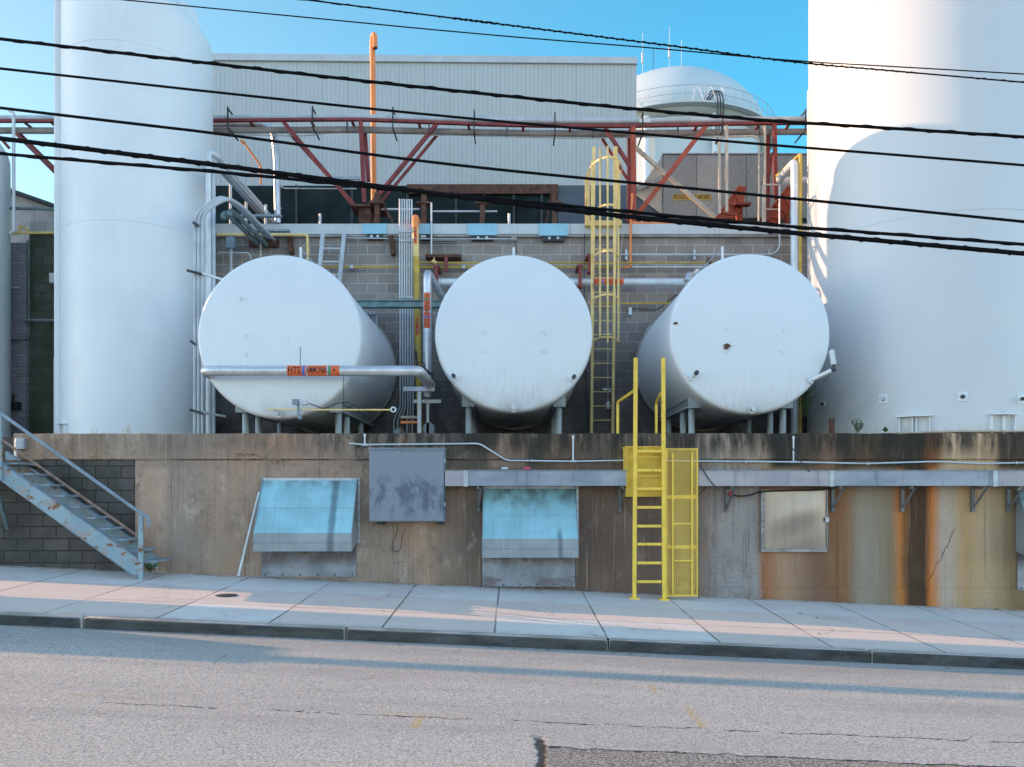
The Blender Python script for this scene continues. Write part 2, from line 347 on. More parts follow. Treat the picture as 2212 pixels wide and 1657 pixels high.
def walk_mat():
    t = NT('sidewalk_concrete'); x, y, z = t.xyz()
    wob = t.math('MULTIPLY', t.math('SUBTRACT', t.noise(9, 4, .7), .5), .012)
    u = t.math('DIVIDE', t.math('SUBTRACT', t.math('ADD', x, wob), JX), JW); cell = t.math('FLOOR', u)
    du = t.math('MULTIPLY', t.math('SUBTRACT', .5, t.math('ABSOLUTE', t.math('SUBTRACT', t.math('FRACT', u), .5))), JW)
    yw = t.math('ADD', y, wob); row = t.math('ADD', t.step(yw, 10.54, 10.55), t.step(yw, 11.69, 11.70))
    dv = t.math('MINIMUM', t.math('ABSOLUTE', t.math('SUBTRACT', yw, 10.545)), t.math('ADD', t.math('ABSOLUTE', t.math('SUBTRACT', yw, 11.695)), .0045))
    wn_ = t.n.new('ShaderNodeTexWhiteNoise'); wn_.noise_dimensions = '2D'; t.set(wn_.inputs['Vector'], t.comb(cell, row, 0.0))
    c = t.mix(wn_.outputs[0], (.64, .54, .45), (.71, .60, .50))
    c = t.mix(t.math('MAXIMUM', t.step(row, 1.4, 1.6), t.math('GREATER_THAN', wn_.outputs[0], .86)), c, t.mix(wn_.outputs[0], (.64, .61, .54), (.70, .67, .60)))  # wall-side row tinted cooler to paint in its shade; odd slabs vary at random
    c = t.mix(t.step(t.noise(1.2, 5, .6), .35, .7, 0, .45), c, (.64, .53, .45))
    c = t.mix(t.step(t.noise(1, 5, .65, k=(1.1, 9, 1)), .55, .75, 0, .35), c, (.55, .46, .39))
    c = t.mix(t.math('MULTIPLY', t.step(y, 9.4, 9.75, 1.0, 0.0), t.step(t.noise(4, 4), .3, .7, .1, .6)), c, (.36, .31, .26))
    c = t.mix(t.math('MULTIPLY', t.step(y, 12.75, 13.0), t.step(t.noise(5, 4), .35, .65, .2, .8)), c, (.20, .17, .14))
    sp = t.step(t.noise(16, 3, .6), .69, .72, 0, .75); c = t.mix(sp, c, (.10, .085, .07))
    j = t.math('MAXIMUM', t.step(du, .008, .017, 1.0, 0.0), t.step(dv, .005, .012, 1.0, 0.0))
    j = t.math('MULTIPLY', j, t.step(t.noise(1.3, 3), .3, .55, .35, 1.0))
    vo = t.n.new('ShaderNodeTexVoronoi'); vo.feature = 'DISTANCE_TO_EDGE'; vo.inputs['Scale'].default_value = .5
    wv = t.n.new('ShaderNodeVectorMath'); wv.operation = 'ADD'; t.set(wv.inputs[0], t.pos); nn = t.math('MULTIPLY', t.math('SUBTRACT', t.noise(2.5, 6, .75), .5), .7); t.set(wv.inputs[1], t.comb(nn, nn, 0.0)); t.set(vo.inputs['Vector'], wv.outputs[0])
    c = t.mix(t.math('MULTIPLY', t.step(vo.outputs[0], .0012, .005, 1.0, 0.0), t.step(t.noise(.6, 2), .56, .60, 0, .75)), c, (.10, .085, .07))
    c = t.mix(t.math('MULTIPLY', j, .82), c, (.09, .08, .07))
    c = t.mix(t.step(t.noise(.55, 6, .7), .52, .66, 0, .3), c, (.42, .37, .33)); c = t.mix(t.step(t.noise(48, 2, .6), .70, .74, 0, .5), c, (.2, .17, .15))
    h = t.math('SUBTRACT', t.math('MULTIPLY', t.noise(90, 3), .3), j)
    return t.out(c, .9, 0, h, .012, .5, .2)
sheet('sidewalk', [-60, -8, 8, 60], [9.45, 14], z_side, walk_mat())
def kerb_mat():
    t = NT('kerb_stone'); x, y, z = t.xyz(); rel = t.math('SUBTRACT', z, t.math('MULTIPLY', x, SL))
    c = t.mix(t.step(t.noise(3, 5, .65, k=(.6, 1, 2)), .3, .7), (.040, .040, .040), (.11, .106, .10))
    c = t.mix(t.step(t.noise(9, 5), .66, .74, 0, .45), c, (.30, .28, .26))
    c = t.mix(t.math('MULTIPLY', t.step(y, 9.377, 9.388), .85), c, (.52, .46, .40))  # paler top edge, the light it catches painted into the colour
    c = t.mix(t.step(t.noise(1.4, 3), .45, .6, 0, .35), c, (.055, .065, .045))
    return t.out(c, .9, 0, t.noise(28, 5), .02, .7, .2)
b = MB(); x = P(180, 1380, 9.4).x
while x > -60: x -= 3.13
while x < 60:
    b.hexa(x+.006, x+3.124, 9.372+random.uniform(-.004, .004), 9.53, lambda a, c: z_road(a, c)-.2, lambda a, c: z_side(a, 9.45)+.004); x += 3.13
tag(b.build('kerb', kerb_mat(), bevel=.034), kind='structure')
# terrace the tanks stand on
def floor_mat():
    t = NT('terrace_concrete'); return t.out(t.mix(t.noise(1.5), (.05, .05, .046), (.09, .085, .08)), .9, 0, t.noise(20), .01, .4)
tag(MB().box(-30, 20, 13.32, 40, 2.2, 2.90).build('terrace', floor_mat()), kind='structure')

# ------------------------------------------------------------------ retaining wall
WY = 13.0
def wx(d): return (d-CX)*WY/F
def wall_mat():
    t = NT('stained_concrete'); x, y, z = t.xyz()
    w = t.math('MULTIPLY', t.math('SUBTRACT', t.noise(1, 5, .65, k=(5, 1, .35)), .5), .16)
    w = t.math('ADD', w, t.math('MULTIPLY', t.math('SUBTRACT', t.noise(1, 6, .75, k=(15, 1, 1.1)), .5), .16)); xs = t.math('ADD', x, w); X0, X1 = wx(200), wx(2300)
    u = t.math('DIVIDE', t.math('SUBTRACT', xs, X0), X1-X0)
    pos = lambda d: (wx(d)-X0)/(X1-X0)
    lo = [(293, (168, 140, 122)), (345, (178, 150, 132)), (370, (140, 128, 122)), (430, (134, 122, 116)), (455, (150, 126, 110)), (560, (150, 126, 110)),
          (700, (144, 124, 112)), (800, (138, 122, 112)), (880, (142, 124, 114)), (915, (160, 130, 108)), (960, (118, 98, 88)), (1030, (100, 86, 79)),
          (1260, (92, 78, 72)), (1340, (108, 90, 82)), (1430, (118, 102, 96)), (1510, (126, 112, 106)), (1560, (150, 148, 150)), (1638, (148, 144, 144)),
          (1650, (152, 98, 66)), (1690, (158, 128, 104)), (1760, (118, 90, 74)), (1820, (128, 88, 56)), (1865, (140, 132, 120)), (1925, (128, 114, 94)),
          (1945, (176, 112, 58)), (1962, (72, 54, 38)), (1998, (66, 50, 36)), (2012, (184, 112, 52)), (2040, (172, 160, 150)), (2085, (172, 140, 100)), (2130, (172, 150, 122)), (2190, (126, 106, 78))]
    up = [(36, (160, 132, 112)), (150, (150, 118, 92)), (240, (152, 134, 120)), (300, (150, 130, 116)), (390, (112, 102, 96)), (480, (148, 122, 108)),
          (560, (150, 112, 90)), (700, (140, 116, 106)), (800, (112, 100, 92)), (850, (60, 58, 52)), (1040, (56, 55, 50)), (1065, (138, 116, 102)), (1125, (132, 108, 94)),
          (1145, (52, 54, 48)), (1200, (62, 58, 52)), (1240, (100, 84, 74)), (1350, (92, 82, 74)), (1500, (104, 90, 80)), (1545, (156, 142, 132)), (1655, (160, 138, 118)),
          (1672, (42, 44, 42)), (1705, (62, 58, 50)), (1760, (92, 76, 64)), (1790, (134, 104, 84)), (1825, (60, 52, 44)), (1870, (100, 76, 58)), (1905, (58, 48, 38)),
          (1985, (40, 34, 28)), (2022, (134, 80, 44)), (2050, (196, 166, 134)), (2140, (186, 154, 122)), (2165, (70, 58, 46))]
    K = 1.0
    rl = t.ramp(u, [(max(0, pos(d)), alb(*c, K)) for d, c in lo]); ru = t.ramp(u, [(max(0, pos(d)), alb(*c, K)) for d, c in up])
    zz = t.math('ADD', z, t.math('MULTIPLY', t.math('SUBTRACT', t.noise(6, 4), .5), .05))
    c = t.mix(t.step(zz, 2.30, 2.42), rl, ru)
    c = t.mix(t.step(t.noise(2.2, 6, .65), .35, .7, 0, .28), c, alb(122, 112, 106, K))
    c = t.mix(t.step(t.noise(1.3, 6, .7, k=(1, 1, .7)), .5, .72, 0, .45), c, alb(74, 62, 54, K))
    c = t.mix(t.step(t.noise(26, 4, .75), .35, .65, .28, 0), c, alb(70, 60, 54, K))
    c = t.mix(t.step(t.noise(1, 6, .7, k=(16, 1, .6)), .50, .70, 0, .6), c, alb(84, 66, 54, K))
    c = t.mix(t.step(t.noise(1, 5, .65, k=(19, 1, .45)), .56, .72, 0, .5), c, alb(188, 170, 152, K))
    c = t.mix(t.step(x, wx(900), wx(1080), .30, 0.0), c, alb(164, 148, 136, K)); lf = t.step(x, wx(860), wx(1300), 1.0, .35)
    c = t.mix(t.math('MULTIPLY', t.step(t.noise(1.7, 7, .72, k=(1, 1, .75)), .50, .66, 0, .55), lf), c, alb(104, 90, 80, K)); c = t.mix(t.math('MULTIPLY', t.step(t.noise(4.5, 6, .75), .56, .70, 0, .5), lf), c, alb(96, 86, 80, K))
    c = t.mix(t.math('MULTIPLY', t.step(t.noise(2.9, 6, .72, k=(1, 1, .6)), .56, .70, 0, .5), lf), c, alb(182, 168, 158, K)); c = t.mix(t.math('MULTIPLY', t.step(t.noise(1.15, 5, .65, k=(1.3, 1, .5)), .54, .70, 0, .5), lf), c, alb(160, 116, 84, K))
    c = t.mix(t.step(x, wx(1630), wx(1660), 0.0, .55), c, t.mix(t.step(zz, 2.30, 2.42), rl, ru))
    drip = t.math('MULTIPLY', t.step(t.noise(1, 5, .65, k=(5, 1, .8)), .34, .58), t.step(z, 2.40, 2.80, .0, .92))
    c = t.mix(t.math('MULTIPLY', drip, t.step(x, wx(560), wx(840), .38, 1.0)), c, alb(42, 42, 38, K))
    # pour lines, cold joint under the cap, pits
    fx = t.math('ABSOLUTE', t.math('SUBTRACT', t.math('FRACT', t.math('DIVIDE', t.math('ADD', x, 5.62), 1.22)), .5))
    pl = t.math('MULTIPLY', t.step(fx, .4955, .4985), t.step(t.noise(2.5, 3, k=(1, 1, .8)), .40, .55, .15, .8))
    hz = t.math('ABSOLUTE', t.math('SUBTRACT', t.math('ADD', z, t.math('MULTIPLY', t.math('SUBTRACT', t.noise(8, 5, .7), .5), .06)), 2.505))
    cj = t.math('MULTIPLY', t.step(hz, .004, .012, 1.0, 0.0), t.step(t.noise(1.7, 3), .38, .5, .2, .95))
    vo = t.n.new('ShaderNodeTexVoronoi'); vo.feature = 'DISTANCE_TO_EDGE'; vo.inputs['Scale'].default_value = .55
    wv = t.n.new('ShaderNodeVectorMath'); wv.operation = 'ADD'; t.set(wv.inputs[0], t.pos)
    nn = t.math('MULTIPLY', t.math('SUBTRACT', t.noise(3, 5, .7), .5), .5); t.set(wv.inputs[1], t.comb(nn, 0.0, nn)); t.set(vo.inputs['Vector'], wv.outputs[0])
    ck = t.math('MULTIPLY', t.step(vo.outputs[0], .0012, .0045, 1.0, 0.0), t.step(t.noise(.9, 2), .54, .62, 0, .85))
    pit = t.step(t.noise(34, 2, .5), .70, .74)
    ln = t.math('MAXIMUM', t.math('MAXIMUM', pl, cj), t.math('MAXIMUM', ck, t.math('MULTIPLY', pit, .6)))
    c = t.mix(t.math('MULTIPLY', ln, .85), c, (.025, .022, .018))
    h = t.math('SUBTRACT', t.math('ADD', t.math('MULTIPLY', t.noise(60, 3), .25), t.math('MULTIPLY', t.noise(7, 4), .8)), ln)
    return t.out(c, .92, 0, h, .02, .6, .2)
wall_m = wall_mat()
rw = thing('retaining_wall', 'stained concrete retaining wall with rust streaks holding up the tank terrace', 'wall', (0, WY, -.3))
MB().box(wx(292), 20, WY, WY+.32, -1.4, 2.5).build('body', wall_m, rw)
b = MB(); n = 160; xs = [wx(30)+(20-wx(30))*i/n for i in range(n+1)]; vs = []; fs = []
for i, x in enumerate(xs):                             # cap with a slightly worn top edge
    e = random.uniform(-.008, .006); k = random.uniform(-.006, .006)
    vs += [(x, WY-.012+k, 2.502), (x, WY-.012+k, 2.915+e), (x, WY+.012+k, 2.938+e), (x, WY+.32, 2.938), (x, WY+.32, 2.502)]
for i in range(n):
    for j in range(5): fs.append((i*5+j, i*5+(j+1) % 5, (i+1)*5+(j+1) % 5, (i+1)*5+j))
b.add(vs, fs+[(0, 1, 2, 3, 4), tuple(n*5+j for j in range(5))]).build('cap', wall_m, rw, ang=50)
MB().box(-30, wx(291), WY+.015, WY+.32, -.4, 2.5).build('block_section', M['blockwall'], rw)
MB().box(wx(1509), 20, WY-.018, WY-.001, -1.4, .388).build('footing', wall_m, rw)
# ------------------------------------------------------------------ things on the wall
def speck_mat():
    t = NT('mottled_grey_paint'); x, y, z = t.xyz()
    c = t.mix(t.step(t.noise(70, 2), .35, .65), (.15, .175, .215), (.27, .30, .34))
    v = t.n.new('ShaderNodeVectorMath'); v.operation = 'ADD'; t.set(v.inputs[0], t.vmul(t.pos, (1.6, 1, .9)))
    nz = t.noise(1.2, 3); t.set(v.inputs[1], t.comb(nz, 0.0, nz))
    sm = t.math('MULTIPLY', t.step(t.noise(3.2, 4, .6, vec=v.outputs[0]), .42, .66), t.math('MULTIPLY', t.step(z, 2.05, 2.35, 1.0, 0.0), t.step(z, 1.5, 1.75, 0.2, 1.0)))
    c = t.mix(t.math('MULTIPLY', sm, .85), c, (.075, .095, .13))
    return t.out(c, .55, .2, t.noise(60), .004, .3)
def hood_mat(name, col, stripe, top):
    t = NT(name); x, y, z = t.xyz()
    c = t.mix(t.step(t.noise(2.2, 4), .3, .7), tuple(v*.86 for v in col), tuple(v*1.1 for v in col))
    c = t.mix(t.step(t.noise(1, 5, .65, k=(9, 1, .8)), .5, .75, 0, .45), c, tuple(v*.55 for v in col))
    if top: c = t.mix(t.math('MULTIPLY', t.step(t.noise(3, 5, .6, k=(1.5, 1, 1)), .38, .62), t.step(z, top[0], top[1], 0.0, .75)), c, (.10, .115, .12))  # noisy dark tone, stronger towards the top
    c = t.mix(t.step(t.noise(1, 6, .75, k=(34, 34, 1.3)), .58, .66, 0, .45), c, tuple(v*.45 for v in col)); c = t.mix(t.step(t.noise(21, 5, .75), .66, .70, 0, .5), c, (.16, .11, .08))
    s = t.math('MULTIPLY', t.rect(t.math('ADD', x, t.math('MULTIPLY', t.math('SUBTRACT', t.noise(5, 4), .5), .08)), stripe[0], stripe[1], .03), t.step(z, stripe[2], stripe[2]+.25, 1.0, 0.0))
    c = t.mix(t.math('MULTIPLY', s, .6), c, (.045, .06, .08))
    return t.out(c, .42, .35, t.noise(9, 3), .01, .12)
def vent_hood(label, xl, xr, ztop, zf, zb, pan, stripe, top, dark=None, part=None):
    t = thing('vent_hood', label, 'vent hood', ((xl+xr)/2, WY, pan[2]), 'sheet metal vent hoods on the wall')
    cyan = hood_mat('cyan_sheet', (.33, .58, .60), stripe, top); grey = hood_mat('grey_sheet', (.29, .325, .345), stripe, None)  # sloped sheet coloured cyan, part of it sky reflection painted in
    yo = 12.50; b = MB(); n = 4; yt, zt = 12.965, ztop-.03          # sloped panels, each lapping the one below
    for i, (f0, f1) in enumerate(((0, .22), (.22, .53), (.53, .85), (.85, 1))):
        p = lambda f, o: (yt+(yo-yt)*f-o, zt+(zf-zt)*f)
        a0, a1 = p(f0, .0), p(f1, .0); o = .008*(i % 2)
        b.prism_x([(a0[0]-o, a0[1]), (a1[0]-o, a1[1]), (a1[0]+.02, a1[1]), (a0[0]+.02, a0[1])], xl+.012, xr-.012)
    b.build('sloped_panel', cyan, t)
    zm = zf-(zf-zb)*.52
    b = MB().box(xl+.012, xr-.012, yo, yo+.012, zm, zf-.002).box(xl+.012, xr-.012, yo-.003, yo+.012, zb, zm-.004); b.build('front_panel', grey, t)
    for x0, x1 in ((xl, xl+.01), (xr-.01, xr)):
        MB().prism_x([(12.968, ztop), (12.945, ztop), (yo-.006, zf+.004), (yo-.006, zb-.004), (12.968, zb+.12)], x0, x1).build('side_panel', grey, t)
    MB().box(xl-.01, xr+.035, 12.97, 12.99, ztop-.03, ztop+.012).build('flange', M['galv'], t)
    MB().box(xr+.002, xr+.04, 12.975, 12.992, zb+.1, ztop-.035).build('flange', M['galv'], t)
    for i in range(7): MB().lathe([(.009, 0), (.009, .006), (.004, .009)], (xr+.022, 12.975, zb+.18+(ztop-zb-.3)*i/6), (0, -1, 0), 8).build('rivet', M['dark'], t)
    MB().box(pan[0], pan[1], 12.972, 12.99, pan[2], zb+.12).build('backing_panel', M['skirt'], t)
    for i in range(6): MB().lathe([(.014, 0), (.014, .006), (.006, .01)], (pan[0]+.06+(pan[1]-pan[0]-.12)*i/5, 12.972, pan[2]+.035), (0, -1, 0), 8).build('bolt', M['dark'], t)
    return t
def skirt_mat():
    t = NT('weathered_zinc'); x, y, z = t.xyz(); c = t.mix(t.step(t.noise(3, 5, .65), .3, .7), (.20, .21, .235), (.33, .34, .37))
    c = t.mix(t.step(t.noise(2.2, 5, .6, k=(.8, 1, 2)), .48, .66, 0, .7), c, (.15, .105, .10))
    c = t.mix(t.math('MULTIPLY', t.step(z, .68, .92), t.step(t.noise(4, 3, k=(1, 1, .5)), .35, .6, .3, .9)), c, (.11, .085, .08))
    return t.out(c, .5, .35, t.noise(30), .006, .25)
M['skirt'] = skirt_mat()
vent_hood('cyan sloped vent hood left of the mottled grey cabinet, above a zinc panel', -4.105, -2.54, 2.19, 1.316, 1.03, (wx(566), wx(770), .575), (-2.93, -2.83, 2.1), (1.9, 2.3))
vent_hood('cyan sloped vent hood with a dark top tucked under the grey duct', -.475, 1.055, 2.055, 1.225, .93, (wx(1042), wx(1242), .415), (.73, .80, 1.24), (1.5, 2.05))
vent_hood('grey blue vent hood cut off by the right edge, under the duct', wx(2191), wx(2400), 2.04, 1.2, .88, (wx(2196), wx(2400), .35), (9.5, 9.6, 1.2), (1.0, 1.6))
# cabinet
c0 = P(796.6, 1127.6, 12.6); c1 = P(960, 969, 12.6); sp = speck_mat()
t = thing('electrical_cabinet', 'square mottled blue grey steel cabinet bolted high on the wall', 'cabinet', ((c0.x+c1.x)/2, 12.8, c0.z))
MB().box(c0.x, c1.x, 12.622, 12.93, c0.z+.004, c1.z-.004).build('body', sp, t, bevel=.004)
MB().box(c0.x+.012, c1.x-.012, 12.60, 12.62, c0.z+.015, c1.z-.05).build('door', sp, t, bevel=.006)
MB().box(c0.x-.006, c1.x+.012, 12.595, 12.96, c1.z-.003, c1.z+.012).build('rain_lip', M['steelblue'], t)
for dx in (.1, 1.08): MB().box(c0.x+dx, c0.x+dx+.1, 12.75, 12.97, c0.z-.05, c0.z+.003).build('foot', M['dark'], t)
for dz in (.25, .95): MB().box(c1.x-.006, c1.x+.014, 12.60, 12.66, c0.z+dz, c0.z+dz+.06).build('latch', M['galv'], t)
# wire loop under the cabinet
pts = [q('C2', *p, 12.9) for p in ((1545, 905), (1545, 990), (1502, 1090), (1505, 1150), (1535, 1168), (1575, 1140), (1590, 1040), (1612, 965))]
tag(MB().tube(spline(pts, 6), .006, 6).build('wire_loop', M['black']), 'thin black wire loop dangling below the grey cabinet', 'wire')
# leaning rod
a = P(515, 1244, 12.75); bb = P(560, 1063, 12.93)
tag(MB().tube([a+V((0, 0, -.0)), bb], .020, 10).build('metal_rod', M['palepipe']), 'long pale metal rod leaning on the wall beside the left vent hood', 'rod')
# duct
def duct(name, label, d0, d1, joints, brackets):
    zt, zb = 2.31, 2.066; x0 = (d0-CX)*12.6/F; x1 = (d1-CX)*12.6/F
    t = thing(name, label, 'cable duct', ((x0+x1)/2, 12.7, zb), 'sheet metal ducts along the wall')
    js = [x0]+[(j-CX)*12.6/F for j in joints]+[x1]
    for i in range(len(js)-1):
        o = .003*(i % 2); MB().box(js[i]+.002, js[i+1]-.002, 12.60+o, 12.88, zb+o, zt-o).build('section', M['ductA'] if i % 2 else M['ductB'], t, bevel=.004)
    for j in js[1:-1]: MB().box(j-.035, j+.035, 12.592, 12.885, zb-.006, zt+.006).build('joint_strap', M['galv'], t)
    MB().box(x0, x1, 12.588, 12.64, zt+.001, zt+.012).build('lid_edge', M['steelblue'], t)
    for d in brackets:
        x = (d-CX)*12.9/F
        b = MB().box(x-.025, x+.025, 12.94, 12.985, zb-.42, zb-.004).box(x-.02, x+.02, 12.64, 12.94, zb-.045, zb-.006)
        b.beam((x+.05, 12.66, zb-.03), (x, 12.95, zb-.36), .025, .025); b.build('bracket', M['bracket'], t)
    return t
def duct_mat(n, a, b_):
    t = NT(n); c = t.mix(t.step(t.noise(1.1, 5, .6, k=(1, 1, 2)), .32, .68), a, b_)
    c = t.mix(t.step(t.noise(1, 4, k=(10, 1, .7)), .56, .72, 0, .5), c, tuple(v*.5 for v in a)); return t.out(c, .5, .3, t.noise(20), .006, .2)
M['ductA'] = duct_mat('duct_sheet_blue', (.20, .235, .28), (.33, .36, .40)); M['ductB'] = duct_mat('duct_sheet_lilac', (.30, .285, .32), (.40, .375, .38))
duct('cable_duct', 'grey sheet metal duct between the mottled cabinet and the yellow ladder', 961, 1356, [1006], [1034, 1340])
duct('cable_duct', 'long grey sheet metal duct from the yellow mesh gate to the right edge', 1508, 2330, [1797, 2150], [1572, 1802, 1953, 2106, 2183])
# cans left on the duct
for d, m, lab in ((1139, 'pink', 'small pink drink can lying on the grey duct'), (1090, 'silver', 'crushed silver drink can lying on the grey duct')):
    if m == 'pink': M['pink'] = mat('pink_foil', (.65, .07, .16), .35, .2)
    p = P(d, 1017, 12.66); r = .026
    t = thing('drink_can', lab, 'can', (p.x, p.y, 2.322))
    MB().lathe([(.018, -.052), (r, -.046), (r, .046), (.018, .052)], (p.x, p.y, 2.322+r), (1, .15, 0), 16).build('body', M[m], t)
    MB().lathe([(.017, .0525), (.019, .0535), (.016, .056)], (p.x, p.y, 2.322+r), (1, .15, 0), 16).build('rim', M['galv'], t)
# white conduit along the wall
def dd(l, Y): return [P(x, y, Y) for x, y in l]
t = thing('wall_conduit', 'thin white conduit running along the upper wall with three short risers', 'conduit', (3, 12.95, 2.4))
pts = dd([(754, 957.5), (788, 960.6), (1000, 958.5), (1036, 958), (1094, 994.7), (1238, 996.5), (1355, 994.5), (1508, 996), (1714, 998), (1871, 1001.5), (2019, 997), (2121, 1001.5), (2212, 999.6), (2330, 1001)], 12.95)
MB().tube(bend(pts, .08), .0135, 8).build('pipe', M['palepipe'], t)
for x, y0, y1 in ((788, 961, 941), (1238, 996.5, 945), (1714, 998, 946)):
    a, c = dd([(x, y0), (x, y1)], 12.95); MB().tube([a, c], .013, 8).build('riser', M['palepipe'], t)
    MB().tube([c+V((0, 0, -.02)), c+V((0, 0, .03))], .018, 8).build('end_cap', M['palepipe'], t)
    MB().tube([a+V((-.05, 0, 0)), a+V((.05, 0, 0))], .019, 8).build('tee', M['palepipe'], t)
for x, y in ((862, 959.5), (1150, 995.2), (1610, 997), (1875, 1001.3), (2195, 1000)):
    a = P(x, y, 12.95); MB().box(a.x-.012, a.x+.012, 12.93, 12.99, a.z-.022, a.z+.022).build('strap', M['galv'], t)
# hanging cable with a red tag
t = thing('slack_cable', 'black cable sagging from the duct to the top of the shiny metal panel', 'cable', P(1640, 1070, 12.9))
MB().tube(spline([q('C4', *p, 12.9) for p in ((95, 645), (150, 660), (230, 655), (310, 630), (500, 622), (700, 618), (800, 606))], 6), .013, 8).build('cable', M['black'], t)
MB().box(*(lambda p: (p.x-.03, p.x+.03, 12.88, 12.92, p.z-.03, p.z+.03))(q('C4', 98, 645, 12.9))).build('tag', mat('red_tag', (.4, .02, .02), .5), t)
for nm, zz, pl, lab in (('drain_cable', 'C4', [(527, 325), (560, 375), (600, 440), (650, 490)], 'thin dark cable hanging from the third riser down to the duct'),
                        ('drain_cable', 'C3', [(1925, 330), (1960, 390), (2000, 450), (2070, 530)], 'dark cable slung beside the yellow mesh gate across the duct')):
    tag(MB().tube(spline([q(zz, *p, 12.57) for p in pl], 5), .009, 6).build(nm, M['dark']), lab, 'cable')
# shiny steel panel
def steel_mat():
    t = NT('buckled_stainless'); x, y, z = t.xyz()
    c = t.mix(t.step(t.noise(1, 4, k=(9, 1, .7)), .4, .7), (.36, .30, .265), (.32, .265, .235))
    return t.out(c, .33, .75, t.noise(40, 2, k=(1, 1, .2)), .002, .1)
M['bracket2'] = mat('dull_frame', (.30, .275, .26), .5, .4, .2, 5, .4, (.15, .12, .1))
p0 = P(1653, 1186, 12.95); p1 = P(1785, 1060, 12.95)
t = thing('wall_panel', 'shiny buckled stainless steel panel screwed to the wall under the duct', 'panel', ((p0.x+p1.x)/2, 12.96, p0.z))
b = MB(); n = 44
warp = lambda u, v: 12.955-.030*math.sin(math.pi*u)*math.sin(math.pi*v)*(1+.25*math.sin(5*u+2))+.012*math.sin(3.3*v+2.2*u*u+.4)*math.sin(math.pi*u)+.006*math.sin(9*v-4*u+1.2)*math.sin(math.pi*u)*math.sin(math.pi*v)
b.add([(p0.x+(p1.x-p0.x)*i/n, warp(i/n, j/n), p0.z+(p1.z-p0.z)*j/n) for i in range(n+1) for j in range(n+1)],
      [(i*(n+1)+j, (i+1)*(n+1)+j, (i+1)*(n+1)+j+1, i*(n+1)+j+1) for i in range(n) for j in range(n)])
b.build('sheet', steel_mat(), t, ang=80)
fr = MB().box(p0.x-.075, p0.x-.01, 12.93, 12.99, p0.z-.05, p1.z+.02).box(p0.x-.008, p1.x+.01, 12.93, 12.99, p0.z-.05, p0.z+.005).box(p1.x, p1.x+.022, 12.935, 12.99, p0.z+.007, p1.z+.02).box(p0.x-.008, p1.x, 12.94, 12.99, p1.z+.001, p1.z+.02)
fr.build('frame', M['bracket2'], t, bevel=.004)
MB().box(p1.x-.03, p1.x+.03, 12.91, 12.934, (p0.z+p1.z)/2-.03, (p0.z+p1.z)/2+.04).build('latch', M['galv'], t)
for i in range(9): MB().lathe([(.010, 0), (.010, .005), (.004, .008)], (p0.x-.042, 12.93, p0.z+.02+(p1.z-p0.z)*i/8.5), (0, -1, 0), 8).build('screw', M['dark'], t)

# ------------------------------------------------------------------ yellow ladder and mesh gate
LY = 12.45
t = thing('wall_ladder', 'bright yellow fixed ladder climbing from the sidewalk to the tank terrace', 'ladder', P(1402, 1292, LY))
for (xt, xb) in ((1373.2, 1370), (1432.5, 1434.5)):
    a = P(xb, 1293, LY); c = P(xt, 773, LY); MB().beam(a+V((0, 0, -.02)), c, .062, .045, (0, 1, 0)).build('rail', M['yellow'], t, bevel=.006)
    MB().box(a.x-.075, a.x+.075, LY-.07, LY+.07, z_side(a.x, LY)-.01, z_side(a.x, LY)+.022).build('foot_plate', M['yellow'], t)
for y in (975, 1016, 1056, 1096, 1136.5, 1175.5, 1216, 1256.5):
    a = P(1372, y, LY); c = P(1433, y, LY)
    MB().box(a.x+.03, c.x-.03, LY-.018, LY+.018, a.z-.022, a.z+.022).build('rung', M['yellow'], t, bevel=.006)
for xr, px, lo in ((1.945, 1.80, 0), (2.385, 2.41, 0)):
    Yp = 13.42 if px < 2 else 13.5; X = px if px < 2 else 2.47
    MB().tube(bend([(xr, LY+.02, 3.58), (X, Yp, 3.50), (X, Yp, 2.9)], .06), .024, 10).build('handrail', M['yellow'], t)
for z in (2.66, 2.10): # stand-off brackets to the wall
    for xr in (1.945, 2.39): MB().box(xr-.02, xr+.02, LY+.024, 12.985, z-.03, z+.03).build('standoff', M['yellow'], t)
g0 = P(1353.5, 1073, 12.62); g1 = P(1430.5, 967, 12.62)
def lattice(b, x0, x1, z0, z1, y, sx, sz, w):          # expanded metal: crossing diagonal strands clipped to the rectangle
    k = sz/sx
    for s in (1, -1):
        c = z0-(x1-x0)*k; n = 0
        while c < z1+(x1-x0)*k:
            f = (lambda x: c+(x-x0)*k) if s > 0 else (lambda x: c+(x1-x)*k)
            xa, xb = x0, x1; pts = []
            for i in range(41):
                x = x0+(x1-x0)*i/40
                if z0 <= f(x) <= z1: pts.append(x)
            if len(pts) > 1: b.beam((pts[0], y+.002*s, f(pts[0])), (pts[-1], y+.002*s, f(pts[-1])), .004, w, (0, 0, 1) if False else (k*-s, 0, 1))
            c += sz
    return b
gb = thing('ladder_guard', 'yellow mesh box guard fixed behind the ladder over the duct', 'guard', ((g0.x+g1.x)/2, 12.7, g0.z))
MB().box(g0.x, g1.x, 12.60, 12.606, g0.z, g1.z).build('front_sheet', mat('guard_yellow', (.66, .46, .035), .55, 0, .15, 6, .5, (.34, .2, .03), bump=1.0, bs=70), gb)
lattice(MB(), g0.x, g1.x, g0.z, g1.z, 12.594, .05, .042, .010).build('mesh', M['yellow'], gb)
MB().box(g0.x-.006, g0.x+.03, 12.59, 12.98, g0.z, g1.z).build('side_sheet', M['yellow'], gb)
MB().box(g0.x-.02, g1.x+.01, 12.58, 12.98, g1.z+.001, g1.z+.02).build('top_sheet', M['yellow'], gb)
